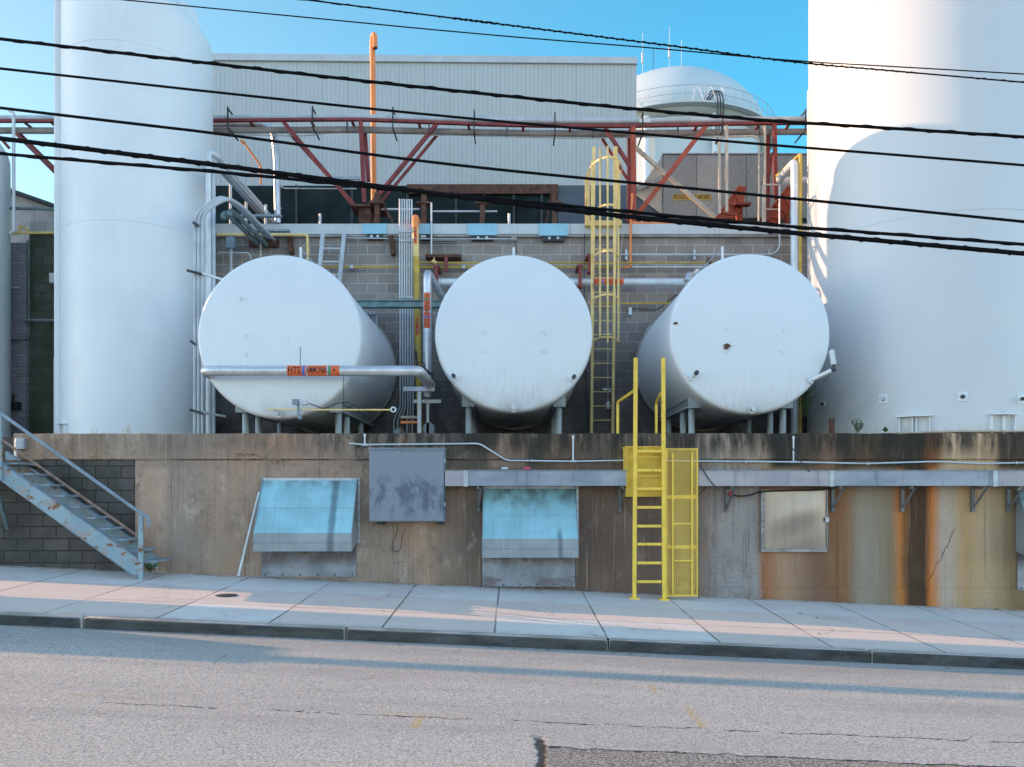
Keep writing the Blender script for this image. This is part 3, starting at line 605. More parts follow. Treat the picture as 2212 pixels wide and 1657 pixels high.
for z in (g0.z+.33, g0.z+.63): MB().box(g0.x+.03, g1.x, 12.57, 12.592, z-.012, z+.012).build('stiffener', M['yellow'], gb)
GY = 12.52; g0 = P(1438.5, 1288.5, GY); g1 = P(1507.3, 968.5, GY)
gt = thing('mesh_gate', 'tall yellow expanded mesh gate hinged to the right rail of the ladder', 'gate', ((g0.x+g1.x)/2, GY, g0.z))
lattice(MB(), g0.x, g1.x, g0.z, g1.z, GY, .056, .036, .0088).build('mesh', M['yellow'], gt)
fr = MB().box(g0.x, g0.x+.022, GY-.014, GY+.014, g0.z, g1.z).box(g1.x-.022, g1.x, GY-.014, GY+.014, g0.z, g1.z).box(g0.x+.022, g1.x-.022, GY-.013, GY+.013, g1.z-.02, g1.z-.001).box(g0.x+.022, g1.x-.022, GY-.013, GY+.013, g0.z+.001, g0.z+.03)
fr.build('frame', M['yellow'], gt)
w = g1.x-g0.x; xa, xb = g0.x+w*.205, g0.x+w*.81; zt = q('C3', 0, 240, GY).z
for x in (xa, xb): MB().box(x-.013, x+.013, GY-.034, GY-.008, g0.z+.02, zt).build('stiffener', M['yellow'], gt)
for y in (580, 965): z = q('C3', 0, y, GY).z; MB().box(g0.x+.022, g1.x-.022, GY-.0075, GY-.003, z-.028, z+.028).build('cross_strap', M['yellow'], gt)
for y in (785, 1070): z = q('C3', 0, y, GY).z; MB().box(xa+.013, xb-.013, GY-.03, GY-.010, z-.013, z+.013).build('cross_bar', M['yellow'], gt)
for y in (270, 820, 1310): z = q('C3', 0, y, GY).z; MB().box(g0.x-.03, g0.x+.018, GY-.05, GY-.016, z-.09, z+.09).build('hinge', M['yellow'], gt)

# ------------------------------------------------------------------ staircase
def peel_mat():
    t = NT('peeling_blue_paint'); c = t.mix(t.step(t.noise(2.5), .3, .7), (.20, .30, .34), (.27, .37, .41))
    c = t.mix(t.step(t.noise(4, 6, .7, k=(1, 1, 1.6)), .54, .57), c, (.30, .27, .25)); c = t.mix(t.step(t.noise(4.2, 6, .7, k=(1, 1, 1.6)), .57, .60), c, (.19, .085, .035))
    return t.out(c, .6, 0, t.noise(30, 4), .01, .4)
M['peel'] = peel_mat()
SY0, SY1 = 12.22, 12.78
st = thing('steel_staircase', 'steep blue grey steel staircase with rusting paint, at the left end of the wall', 'staircase', q('C1', 955, 1172, SY0))
def stringer(Y):
    d = Y-SY0; f = lambda x, y: q('C1', x, y, SY0)+V((0, d, 0))
    pl = [f(-120, 326), f(20, 425), f(945, 1070), f(952, 1168), f(890, 1170), f(20, 540), f(-120, 443)]
    MB().prism([(p.x, p.z) for p in pl], Y, Y+.012).build('stringer', M['peel'], st)
    b = MB(); a, c = f(-120, 326), f(945, 1070); e, g = f(-120, 443), f(890, 1170); o = .03 if Y == SY0 else .03
    b.beam(a+V((0, .035, 0)), c+V((0, .035, 0)), .07, .012); b.beam(e+V((0, .035, 0)), g+V((0, .035, 0)), .07, .012)
    b.build('flange', M['steelblue'], st)
stringer(SY0); stringer(SY1)
for i in range(10):
    a = q('C1', 120+105*(i-1)+.0, 485+74*(i-1), SY0)
    MB().box(a.x-.01, a.x+.20, SY0+.075, SY1-.003, a.z-.03, a.z+.002).build('tread', M['steelblue'], st, bevel=.004)
post = q('C1', 955, 1172, SY0); ptop = q('C1', 955, 765, SY0)
MB().box(post.x-.035, post.x+.035, SY0-.045, SY0-.004, z_side(post.x, 12.2)-.02, ptop.z).build('post', M['peel'], st, bevel=.005)
hr = [q('C1', *p, SY0-.03) for p in ((-140, -25), (0, 78), (915, 730), (985, 772), (1006, 800), (1003, 842))]
MB().tube(bend(hr, .08), .026, 10).build('handrail', M['steelblue'], st)
MB().tube([q('C1', *p, SY0-.02) for p in ((-140, 145), (15, 260), (935, 912))], .020, 10).build('midrail', mat('rusting_rail', (.24, .16, .12), .7, 0, .3, 6, .4, (.1, .04, .02), rust=.3), st)
p = q('C1', 6, 530, SY0); MB().box(p.x-.035, p.x+.035, SY0-.045, SY0-.004, p.z, q('C1', 6, 95, SY0).z).build('post', M['peel'], st)
p = q('C1', 60, 400, 12.6); MB().box(-10.2, p.x+.25, SY0+.08, 13.0, p.z-.08, p.z).build('landing', mat('timber_landing', (.17, .12, .09), .8, 0, .3, 5), st)
MB().beam(q('C1', -40, 560, SY0), q('C1', 50, 855, 12.9), .05, .05).build('brace', M['teal'], st)
a = q('C1', 141, 286, 12.94)
t = thing('junction_box', 'small grey junction box with a conduit at the top of the staircase', 'junction box', (a.x, 12.95, a.z-.35))
MB().box(a.x-.075, a.x+.075, 12.90, 12.985, a.z-.09, a.z+.09).build('box', M['galv'], t, bevel=.008)
MB().box(a.x-.055, a.x+.055, 12.888, 12.899, a.z-.065, a.z+.065).build('cover', M['greypipe'], t, bevel=.004)
MB().tube([(a.x-.09, 12.95, a.z+.06), (a.x-.09, 12.95, a.z-.36)], .02, 8).build('conduit', M['palepipe'], t)
# weeds
def weed(name, label, c, h, n, spread):
    b = MB(); c = V(c)
    for i in range(n):
        a = random.uniform(0, 6.28); l = h*random.uniform(.5, 1); s = spread*random.uniform(.2, 1)
        d = V((math.cos(a)*s, math.sin(a)*s*.6, l)); p1 = c+d*.5+V((0, 0, l*.1)); p2 = c+d
        b.tube([c+V((math.cos(a), math.sin(a), 0))*.01, p1, p2], [.004, .004, .001], 4)
        for k in range(5):
            o = c+d*(.3+.16*k); v = V((random.uniform(-1, 1), random.uniform(-1, 1), random.uniform(.1, 1))).normalized()*random.uniform(.03, .06); sd = v.cross(V((0, 1, .3))).normalized()*.011
            b.add([o, o+v*.5+sd, o+v, o+v*.5-sd], [(0, 1, 2, 3)])
    return tag(b.build(name, M['leaf'], smooth=False), label, 'weed')
weed('weed', 'spiky green weed growing on the wall edge before the right tank', q('D4', 715, 1315, 13.02), .24, 14, .16)
weed('weed', 'tiny tuft of weed on the wall edge, right of the spiky weed', q('D4', 963, 1312, 13.02), .07, 7, .07)
weed('weed', 'low green weed under the bottom step of the staircase', q('C1', 1010, 1150, 12.5), .16, 14, .2)
weed('weed', 'dark leafy weed in the gap behind the right horizontal tank', q('D4', 240, 1000, 14.6)+V((0, 0, -.35)), .75, 26, .25)
# litter and dead leaves along wall foot and gutter
b = MB()
for i in range(260):
    x = random.uniform(-8, 9)
    if i % 2: y = 12.97-abs(random.gauss(0, .18)); z = z_side(x, y)+.006
    elif i % 4: y = 9.36-abs(random.gauss(0, .10)); z = z_road(x, y)+.006
    else: y = random.uniform(9.6, 12.8); z = z_side(x, y)+.006
    a = random.uniform(0, 6.28); s = random.uniform(.010, .036); u = V((math.cos(a)*s, math.sin(a)*s, random.uniform(-.2, .3)*s)); w = V((-u.y, u.x, 0))*.5; c = V((x, y, z))
    b.add([c-u, c+w, c+u, c-w], [(0, 1, 2, 3)])
tag(b.build('leaf_litter', M['deadleaf'], smooth=False), 'scattered brown leaf litter along the wall foot and the gutter', 'litter', kind='stuff')
b = MB()
p = q('C1', 1525, 1268, 11.2); tag(MB().lathe([(.0, .004), (.14, .004), (.15, 0), (.15, -.02)], (p.x, 11.2, z_side(p.x, 11.2)+.004), (0, 0, 1), 24).build('valve_cover', M['dark']), 'round dark iron cover set in the sidewalk left of the leaning rod', 'cover')
# ------------------------------------------------------------------ tall vertical tanks
TZ = 2.90
def vtank(label, cx, cy, r, zrim, dome, seams, m, n=96, tilt=0):
    t = thing('storage_tank', label, 'tank', (cx, cy, TZ), None)
    MB().lathe([(r+.02, TZ+.005), (r+.02, TZ+.03), (r, TZ+.032), (r, zrim)], (cx, cy, 0), (0, 0, 1), n).lean(cx, tilt, zrim-.01).build('shell', m, t)
    MB().lathe([(r*math.cos(a), zrim+.001+dome*math.sin(a)) for a in [RAD(90)*i/14 for i in range(14)]]+[(0, zrim+dome)], (cx, cy, 0), (0, 0, 1), n).lean(cx, tilt, zrim-.01).build('dome', m, t)
    for z in seams: MB().ring((cx, cy, z), (0, 0, 1), r-.004, .010, n, 6).build('seam', m, t)
    return t
lt = vtank('tall white vertical tank with a domed top, left of the three horizontal tanks', -7.687, 16.276, 1.42, 11.85, .65, (7.1, 10.5), M['white'], 96, .50)
cx, cy, r = -7.687, 16.276, 1.42
def on_shell(c, r, ang): return V((c[0]+r*math.sin(ang), c[1]-r*math.cos(ang), 0))
aim = math.atan2(-cx, cy)                              # angle of the side facing the street
def chair(t, c, r, ang, h=.32, w=.11):                 # anchor bracket welded to the base
    p = on_shell(c, r, ang); d = (p-V((c[0], c[1], 0))).normalized(); s = V((-d.y, d.x, 0)); b = MB(); z0 = TZ+.04
    for k in (-1, 1): b.beam(p+s*k*w-d*.02+V((0, 0, z0)), p+s*k*w-d*.02+V((0, 0, z0+h)), .02, .16, d)
    b.beam(p+d*.04+V((0, 0, z0+h+.01)), p+d*.04+V((0, 0, z0+h+.03)), .28, .17, d)
    b.build('anchor_bracket', M['white'], t)
for a in (aim-1.18, aim+.86): chair(lt, (cx, cy), r, a)
streak_m = mat('rust_run', (.62, .40, .20), .6, 0, .2, 12)
for px in (200, 208, 265, 274, 279):
    th = math.atan((px-CX)/F); dvec = V((math.sin(th), math.cos(th), 0)); c = V((cx, cy, 0)); bq = dvec.dot(c); s = bq-math.sqrt(bq*bq-c.dot(c)+(r+.004)**2); p = dvec*s
    nn = (p-c).normalized(); tt = V((-nn.y, nn.x, 0)); h = random.uniform(.2, .36); w = random.uniform(.006, .014)
    MB().add([p-tt*w+V((0, 0, TZ+.035)), p+tt*w+V((0, 0, TZ+.035)), p+tt*w*.4+V((0, 0, TZ+.04+h)), p-tt*w*.4+V((0, 0, TZ+.04+h))], [(0, 1, 2, 3)]).build('rust_run', streak_m, lt)
# cover channel running up the left side and the small hatch plate on the dome shoulder
d = V((-.93, -.37, 0)).normalized(); s = V((-d.y, d.x, 0)); c = V((cx, cy, 0))
b = MB(); b.beam(c+d*(r+.03)+V((0, 0, TZ+.04)), c+d*(r+.03)+V((0, 0, 12.6)), .46, .13, d); b.build('cover_channel', M['white'], lt, bevel=.03)
d = V((.90, -.30, 0)).normalized(); b = MB(); b.beam(c+d*(r-.06)+V((0, 0, 11.12)), c+d*(r-.22)+V((0, 0, 11.78)), .5, .03, d); b.build('shoulder_plate', M['white'], lt)
t0 = vtank('white vertical tank at the far left edge, only its right side in view', -12.19, 16.34, 1.52, 9.0, .85, (5.2,), M['white'])
vtank('unseen tall tank added beyond the left edge to shade the left tank', -21.34, 19.35, 1.60, 14.9, 1.6, (7.0,), M['white'])  # unseen tank, added to keep the sun off the left tank
rc = (8.03, 15.25); rr = 2.15
t = NT('tall_tank_paint'); x, y, z = t.xyz()
c_ = t.mix(t.step(t.noise(.7, 4), .3, .7), (.585, .60, .605), (.61, .615, .61)); c_ = t.mix(t.step(t.noise(1, 5, .65, k=(12, 12, .22)), .50, .78, 0, .30), c_, (.60, .62, .62))
c_ = t.mix(t.math('MULTIPLY', t.step(z, 2.9, 3.15, 1.0, 0.0), t.step(t.noise(6, 4), .4, .65, .1, .75)), c_, (.48, .36, .24))
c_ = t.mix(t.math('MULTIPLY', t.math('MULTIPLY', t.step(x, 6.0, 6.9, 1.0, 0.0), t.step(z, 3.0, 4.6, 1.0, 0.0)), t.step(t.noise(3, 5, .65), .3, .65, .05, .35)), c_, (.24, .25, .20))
rt_m = t.out(c_, .40, 0, t.noise(4, 3), .03, .08)
rt = vtank('huge white vertical tank at the right, its upper left side in warm sunlight', rc[0], rc[1], rr, 15.5, 1.2, (6.68, 10.6), rt_m, 128)
MB().lathe([(rr+.06, TZ-.0), (rr+.09, TZ+.02), (rr+.09, TZ+.045), (rr+.03, TZ+.05)], (rc[0], rc[1], .05), (0, 0, 1), 128).build('base_plate', M['beige'], rt)
def shell_hit(px, c, r):                               # where a sight line meets a vertical cylinder
    th = math.atan((px-CX)/F); dv = V((math.sin(th), math.cos(th), 0)); cc = V((c[0], c[1], 0)); bq = dv.dot(cc); s = bq-math.sqrt(bq*bq-cc.dot(cc)+r*r); return dv*s
for px, py, kind in ((1908, 862, 1), (2079, 857, 1), (2206, 862, 2), (1780, 873, 3)):
    p = shell_hit(px, rc, rr); nn = (p-V((*rc, 0))).normalized(); tt = V((-nn.y, nn.x, 0)); z = ZC-(py-CY)*p.y/F; o = p+V((0, 0, z)); hw = .08 if kind < 3 else .045
    t = MB(); t.beam(o-V((0, 0, hw))+nn*.006, o+V((0, 0, hw))+nn*.006, hw*2, .014, nn); port = t.build('port', M['white'], rt, bevel=.004)
    b = MB(); b.tube([o+nn*.01, o+nn*.05], .03, 14); b.tube([o+nn*.05, o+nn*.055], .02, 14); b.build('plug', M['dark'] if kind != 1 or px > 2000 else M['galv'], port)
    if kind == 2: MB().tube([o+nn*.05, o+nn*.22], .03, 10).build('valve', M['dark'], port)
    if kind == 1: MB().ring(o+nn*.014, nn, .036, .006, 16, 6).build('collar', M['galv'], port)
for px in (1958, 1994, 2152, 2176):
    p = shell_hit(px, rc, rr); a = math.atan2(p.x-rc[0], -(p.y-rc[1])); chair(rt, rc, rr, a, .30, .10)
p = V((rc[0], rc[1], 0))+V((-.86, .52, 0))*(rr+.03)
tag(MB().tube([p+V((0, 0, 2.9)), p+V((0, 0, 10.3))], .02, 8).build('tank_conduit', M['palepipe']), 'thin pale conduit running up the left edge of the huge right tank', 'conduit')
# breather on a bent stem by the right tank
t = thing('breather_vent', 'small ribbed white breather on a thin bent stem before the huge right tank', 'vent', q('D4', 285, 985, 13.2))
MB().tube(spline([q('D4', *p, 13.2) for p in ((283, 985), (370, 900), (440, 820), (490, 745), (505, 705))], 6), .007, 6).build('stem', M['dark'], t)
a, c = q('D4', 500, 700, 13.2), q('D4', 482, 580, 13.2); ax = (c-a).normalized(); L = (c-a).length; pf = []
for i in range(9): h = L*i/9; pf += [(.042, h), (.048, h+.003), (.048, h+L*.055), (.034, h+L*.06), (.034, h+L*.10)]
MB().lathe(pf+[(.045, L), (.03, L+.02), (0, L+.03)], a, ax, 18).build('ribbed_body', M['white'], t)
MB().tube([a-ax*.035, a], .03, 10).build('collar', M['dark'], t)
p = q('D4', 487, 1290, 13.12); tag(MB().box(p.x-.02, p.x+.035, 13.1, 13.16, 2.938, 3.2).box(p.x-.04, p.x-.02, 13.08, 13.17, 2.938, 3.19).build('steel_stub', M['rust']), 'short rusty steel stub standing on the wall left of the spiky weed', 'stub')

# ------------------------------------------------------------------ three horizontal tanks
def htank(label, cx, yf, cz, r, dirt, lugs, kind):
    t = thing('horizontal_tank', label, 'tank', (cx, yf+1.7, TZ), 'white horizontal tanks on the terrace')
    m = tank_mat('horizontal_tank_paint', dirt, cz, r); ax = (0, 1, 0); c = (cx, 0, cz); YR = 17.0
    pr = [(0, yf-.13)]; R1 = r-.07
    for i in range(1, 9): f = i/8; pr.append((R1*f, yf-.13+.085*f*f))
    for i in range(1, 7): a = RAD(90)*i/6; pr.append((R1+.07*math.sin(a), yf-.045+.07*(1-math.cos(a))))
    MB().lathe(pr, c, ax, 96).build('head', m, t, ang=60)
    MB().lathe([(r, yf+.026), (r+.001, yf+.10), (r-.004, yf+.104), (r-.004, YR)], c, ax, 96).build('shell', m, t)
    MB().ring((cx, yf+.10, cz), ax, r-.002, .008, 96, 6).build('weld_seam', m, t)
    MB().lathe([(r-.01, YR-.10), (r+.03, YR-.09), (r+.045, YR-.02), (r-.01, YR-.01)], c, ax, 96, .012).build('rear_collar', M['aged'], t)
    for s in (-1, 1):
        X = cx+.82*s; zt = cz-math.sqrt(r*r-.82**2)
        b = MB().box(X-.11, X+.11, yf+.55, YR, zt-.10, zt-.075).box(X-.012, X+.012, yf+.55, YR, zt-.075, zt+.06).box(X-.11, X+.11, yf+.55, YR, zt+.06, zt+.085).box(X-.11, X+.11, yf+.535, yf+.549, zt-.11, zt+.09)
        b.build('saddle_beam', M['legblue'], t)
        for Y in (yf+.75, yf+1.45, yf+2.8):
            MB().tube([(X, Y, TZ+.002), (X, Y, zt-.10)], .058, 16).tube([(X, Y, TZ+.002), (X, Y, TZ+.02)], .10, 16).build('leg', M['legblue'], t)
    for u, w in lugs:
        MB().box(cx+u-.006, cx+u+.006, yf-.143, yf-.10, cz+w-.035, cz+w+.035).build('lug', m, t)
    def nozzle(u, w, ln, rad, cap, dirv=(0, -1, 0)):
        p = V((cx+u, yf-.03, cz+w)); d = V(dirv).normalized()
        n = MB().tube([p, p+d*ln], rad, 12).tube([p+d*.02, p+d*.035], rad*1.9, 14).build('nozzle', m, t)
        MB().tube([p+d*ln, p+d*(ln+.05)], rad*1.15, 10).build('plug', cap, n)
    if kind > 1:
        nozzle(-1.03*.98, -.76, .13 if kind == 2 else .17, .032, M['dark'], (-.1 if kind == 2 else .35, -1, .1 if kind == 2 else .45))
        if kind == 2: nozzle(1.03*.98, -.78, .14, .032, M['dark'], (.1, -1, .1))
        else: nozzle(1.02*.98, -.80, .42, .036, M['dark'], (.55, -.55, .28))
    nozzle(.0 if kind != 3 else .02, -1.28, .10, .042, M['galv'])
    stub = V((cx+{1: .22, 2: .0, 3: -.33}[kind], yf+.5, cz+r-.02)); MB().tube([stub-V((0, 0, .05)), stub+V((0, 0, .30))], .024, 10).build('top_stub', M['palepipe'], t)
    if kind != 2:
        e = stub+V((.3 if kind == 1 else -.38, 1.2, -.05)); MB().tube([stub+V((0, 0, .28)), e], .012, 8).build('stub_brace', M['galv'], t)
    if kind == 3:
        for u, w, s in ((-.43, -.23, .075), (-1.28, .17, .045)):
            y = yf-.137 if abs(u) < 1 else yf-.02
            vs = [(cx+u+math.cos(a)*s*random.uniform(.5, 1.2), y-.004 if abs(u) < 1 else y-.05, cz+w+math.sin(a)*s*random.uniform(.3, .8)) for a in [i*.63 for i in range(10)]]
            MB().add(vs, [tuple(range(10))]).build('paint_chip', M['rust'], t)
    return t
htank('leftmost white horizontal tank, behind the silver ammonia pipe', -3.89, 13.2, 4.567, 1.372, .18, ((-.62, .62), (-.52, .0), (-.52, -.32), (.18, -.05)), 1)
htank('middle white horizontal tank seen straight on, left of the caged ladder', .03, 13.6, 4.695, 1.362, .45, ((-.52, .0), (-.52, -.31), (.52, .0), (.52, -.31)), 2)
htank('rightmost white horizontal tank with rust chips on its end', 4.045, 13.42, 4.655, 1.364, .35, ((-.44, .06), (-.44, -.32), (.54, .04), (.50, -.31)), 3)

# ------------------------------------------------------------------ ammonia and gas pipes near the tanks
def jacket_rings(t, m, a, c, r, step):
    a, c = V(a), V(c); L = (c-a).length; d = (c-a)/L; k = step*.6
    while k < L: MB().tube([a+d*k, a+d*(k+.022)], r+.004, 20).build('band', m, t); k += step
def pipe_text(parent, c, r, axis, body, size, m, wid, off=.005):
    vs, fs = glyphs(body, size); kx = wid/(max(v.x for v in vs)-min(v.x for v in vs))
    for v in vs: v.x *= kx
    c = V(c); R_ = r+off; out = []
    for v in vs:
        a = v.y/R_
        if axis == 'x': out.append(c+V((v.x, -R_*math.cos(a), R_*math.sin(a))))
        else: out.append(c+V((-R_*math.sin(a), -R_*math.cos(a), v.x)))
    return MB().add(out, fs).build('lettering', m, parent, smooth=False)
def pipe_band(parent, name, c, r, axis, u0, u1, m, off=.003, half=1.25, n=14):
    c = V(c); R_ = r+off; vs = []; fs = []
    for u in (u0, u1):
        for i in range(n+1):
            a = -half+2*half*i/n
            vs.append(c+(V((u, -R_*math.cos(a), R_*math.sin(a))) if axis == 'x' else V((-R_*math.sin(a), -R_*math.cos(a), u))))
    for i in range(n): fs.append((i, i+1, n+2+i, n+1+i))
    return MB().add(vs, fs).build(name, m, parent)
def pipe_arrow(parent, c, r, axis, u, L, h, m, off=.005):
    c = V(c); R_ = r+off; pl = [(-L/2, -h*.16), (.0, -h*.16), (.0, -h*.5), (L/2, 0), (0, h*.5), (0, h*.16), (-L/2, h*.16)]; out = []
    for a_, b_ in pl:
        a = b_/R_; out.append(c+(V((u+a_, -R_*math.cos(a), R_*math.sin(a))) if axis == 'x' else V((-R_*math.sin(a), -R_*math.cos(a), u+a_))))
    return MB().add(out, [(0, 1, 5, 6), (2, 3, 4), (1, 2, 4, 5)]).build('arrow', m, parent, smooth=False)
def ammonia_label(parent, c, r, axis, L, size, ink, half=1.25):
    lab = pipe_band(parent, 'pipe_label', c, r, axis, -L/2, L/2, M['labelorange'], half=half)
    k = V((1, 0, 0)) if axis == 'x' else V((0, 0, 1)); at = lambda f: V(c)+k*(f-.5)*L
    pipe_text(lab, at(.135), r, axis, 'HTS', size, ink, L*.235)
    pipe_band(lab, 'blue_stripe', c, r, axis, (.285-.5)*L, (.335-.5)*L, M['labelblue'], .0045, half*.8)
    pipe_text(lab, at(.565), r, axis, 'AMMONIA', size*.95, ink, L*.41)
    pipe_band(lab, 'green_stripe', c, r, axis, (.785-.5)*L, (.835-.5)*L, M['labelgreen'], .0045, half*.8)
    pipe_arrow(lab, c, r, axis, (.925-.5)*L, L*.10, size*.8, ink)
PY, pr_ = 12.83, .0865; z = q('B2', 0, 1219, PY).z; xL = q('B2', 232, 0, PY).x; xR = q('B2', 1500, 0, PY).x+.17
t = thing('ammonia_pipe', 'fat silver jacketed pipe crossing in front of the leftmost horizontal tank', 'pipe', ((xL+xR)/2, PY, z))
path = bend([(xL+.02, 13.55, z-.0), (xL+.02, PY, z), (xR, PY, z), (xR, 14.55, z)], .16)
MB().tube(path, pr_, 22).build('jacket', M['silver'], t)
jacket_rings(t, M['silver'], (xL+.2, PY, z), (xR-.2, PY, z), pr_, .33); jacket_rings(t, M['silver'], (xR, PY+.2, z), (xR, 14.5, z), pr_, .4)
c = q('B2', 923, 1219, PY); ammonia_label(t, c, pr_, 'x', .845, .155, M['ink'])
# vertical riser
RY = 14.7; X = (923-CX)*RY/F; z0 = q('B3', 0, 1330, RY).z; z1 = q('B3', 0, 445, RY).z; r2 = .078
t = thing('ammonia_riser', 'vertical silver jacketed pipe between the left and middle horizontal tanks', 'pipe', (X, RY, z0))
MB().tube(bend([(X, RY, z0), (X, RY, z1+.05), (X+.14, 16.9, z1+.02)], .18), r2, 20).build('jacket', M['silver'], t)
jacket_rings(t, M['silver'], (X, RY, z0+.4), (X, RY, z1-.2), r2, .45)
ammonia_label(t, (X, RY, (q('B3', 0, 590, RY).z+q('B3', 0, 828, RY).z)/2), r2, 'z', .66, .115, M['redink'], .8)
b = MB().tube([(X-.1, RY-.1, z0+.52), (X+.02, RY-.05, z0+.42)], .06, 10).tube([(X-.2, RY-.12, z0+.5), (X+.15, RY-.12, z0+.40)], .025, 8); b.ring((X-.1, RY-.16, z0+.56), (0, 1, .3), .07, .01, 18, 6)
b.tube([(X-.17, RY-.1, z0+.48), (X-.2, RY-.1, z0+.85)], .02, 8); b.build('valve', M['dark'], t)
# pipe stand
t = thing('pipe_stand', 'grey steel stand of two cross beams under the silver riser', 'stand', (X-.2, 14.4, TZ))
for (xa, xb, ya, yb, Y) in ((255, 478, 1258, 1290, 14.4), (325, 525, 1350, 1375, 14.8)):
    a, c = q('B3', xa, yb, Y), q('B3', xb, ya, Y); MB().box(a.x, c.x, Y-.06, Y+.06, a.z, c.z).build('cross_beam', M['galv'], t)
for xa, xb, yt, Y in ((355, 381, 1291, 14.4), (420, 438, 1376, 14.8)):
    a, c = q('B3', xa, 1585, Y), q('B3', xb, yt, Y); MB().box(a.x, c.x, Y-.05, Y+.05, TZ, c.z).build('post', M['galv'], t)
t = thing('rusty_frame', 'low rusty orange frame of two bars beside the pipe stand', 'frame', q('B3', 295, 1580, 14.6))
for y in (1475, 1512): a, c = q('B3', 232, y+9, 14.6), q('B3', 358, y-9, 14.6); MB().box(a.x, c.x, 14.57, 14.63, a.z, c.z).build('bar', M['orange'] if y > 1500 else M['beige'], t)
for x in (238, 300, 350): a = q('B3', x, 1500, 14.66); MB().box(a.x-.012, a.x+.012, 14.64, 14.68, TZ, a.z+.1).build('leg', M['rust'], t)
for (x0, x1, y, lab) in ((190, 262, 1556, 'dull blue pump housing low on the terrace left of the rusty frame'), (400, 480, 1515, 'dull blue motor casing low on the terrace right of the pipe stand')):
    a, c = q('B3', x0, 1600, 14.9), q('B3', x1, y, 14.9); b = MB(); b.prism([(a.x, TZ), (c.x, TZ), (c.x, c.z-.06), (c.x-.07, c.z), (a.x+.07, c.z), (a.x, c.z-.06)], 14.75, 15.05)
    tag(b.build('pump_housing', M['steelblue'], bevel=.01), lab, 'pump')
# yellow gas line under the left tank with its little valve
GY2 = 12.92; z = q('B2', 0, 1456, GY2).z; a = q('B2', 640, 0, GY2).x; c = q('B2', 1395, 0, GY2).x
t = thing('gas_line', 'thin yellow pipe with a small grey valve under the leftmost horizontal tank', 'pipe', ((a+c)/2, GY2, z))
MB().tube([(a, GY2, z), (c, GY2, z-.004)], .013, 8).build('pipe', M['paleyellow'], t)
MB().ring((c+.03, GY2, z), (0, 1, .05), .038, .013, 20, 8).build('end_ring', M['palepipe'], t)
b = MB().tube([q('B2', 822, 1400, GY2-.03), q('B2', 826, 1490, GY2-.03)], .022, 10).box(*(lambda p: (p.x-.05, p.x+.05, GY2-.1, GY2-.02, p.z-.045, p.z+.045))(q('B2', 815, 1412, GY2))); b.tube([q('B2', 826, 1488, GY2-.03), q('B2', 838, 1512, GY2-.06)], .03, 10); b.build('valve', M['steelblue'], t)
b = MB().box(*(lambda p: (p.x-.055, p.x+.055, GY2-.09, GY2-.02, p.z-.032, p.z+.032))(q('B2', 868, 1418, GY2))); b.build('actuator', M['galv'], t, bevel=.008)
MB().tube(spline([q('B2', *p, GY2) for p in ((890, 1418), (930, 1432), (985, 1448), (1060, 1420), (1120, 1412), (1200, 1450))], 5), .008, 6).build('cable', M['black'], t)
for xx in (840, 1101):
    a, c = (q('B2', 836, 1072, 12.98), q('B2', 836, 1192, 12.85)) if xx == 840 else (q('B2', 1101, 1255, 12.85), q('B2', 1101, 1450, 12.9))
    tag(MB().tube([a, c], .006, 6).build('hang_wire', M['black']), 'thin black wire from the leftmost tank end down to the silver pipe' if xx == 840 else 'thin black wire hanging from the silver pipe to the yellow gas line', 'wire')
# ------------------------------------------------------------------ building behind the tanks
BY = 17.2
zf0, zf1 = P(0, 506, 17.1).z, P(0, 484, 17.1).z
t = thing('block_building', 'low grey concrete block building behind the tanks with a pale metal fascia', 'building', (0, BY, TZ))
bx0, bx1 = P(464, 0, BY).x-1.2, 13.0
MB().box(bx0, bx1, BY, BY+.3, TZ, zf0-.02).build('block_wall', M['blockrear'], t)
fj = [bx0, -1.9, .7, 1.27, 2.6, 4.5, 6.6, bx1]
b = MB()
for i in range(len(fj)-1): b.box(fj[i]+.003, fj[i+1]-.003, BY-.12, BY+.3, zf0, zf1)
b.build('fascia', M['fascia'], t)
MB().box(bx0, bx1, BY-.10, BY+.2, zf0-.05, zf0-.003).build('drip_edge', M['aged'], t)
MB().box(bx0, bx1, BY+.31, 30, zf1-.25, zf1-.06).build('flat_roof', M['roof'], t)
# steel straps wrapped over the fascia, each with a bolted plate under it
for x0, x1, yb in ((783, 835, 503), (898, 930, 503.5), (1010, 1074, 506), (1164, 1228, 507)):
    a = P(x0, yb+1, 17.06); c = P(x1, 484.5, 17.06); s = thing('beam_end_plate', {783: 'pale blue plate on the fascia under the orange vent pipe', 898: 'pale blue plate on the fascia just right of the conduit bundle', 1010: 'pale blue plate on the fascia above the middle tank', 1164: 'pale blue plate on the fascia left of the caged ladder'}[x0], 'plate', ((a.x+c.x)/2, 17.07, a.z), 'beam end plates on the fascia')
    MB().box(a.x, c.x, 17.05, 17.078, a.z-.012, c.z+.012).build('cover', M['blueplate'], s)
    b0 = MB().box(a.x+.09, c.x-.09 if c.x-a.x > .4 else c.x, 17.08, 17.19, a.z-.115, a.z-.014); pl = b0.build('bolt_plate', M['dark'], s)
    for f in (.3, .7): MB().lathe([(.032, 0), (.032, .015), (.018, .03), (0, .032)], (a.x+.09+(c.x-a.x-.18)*f, 17.08, a.z-.06), (0, -1, 0), 12).build('bolt', M['palepipe'], pl)
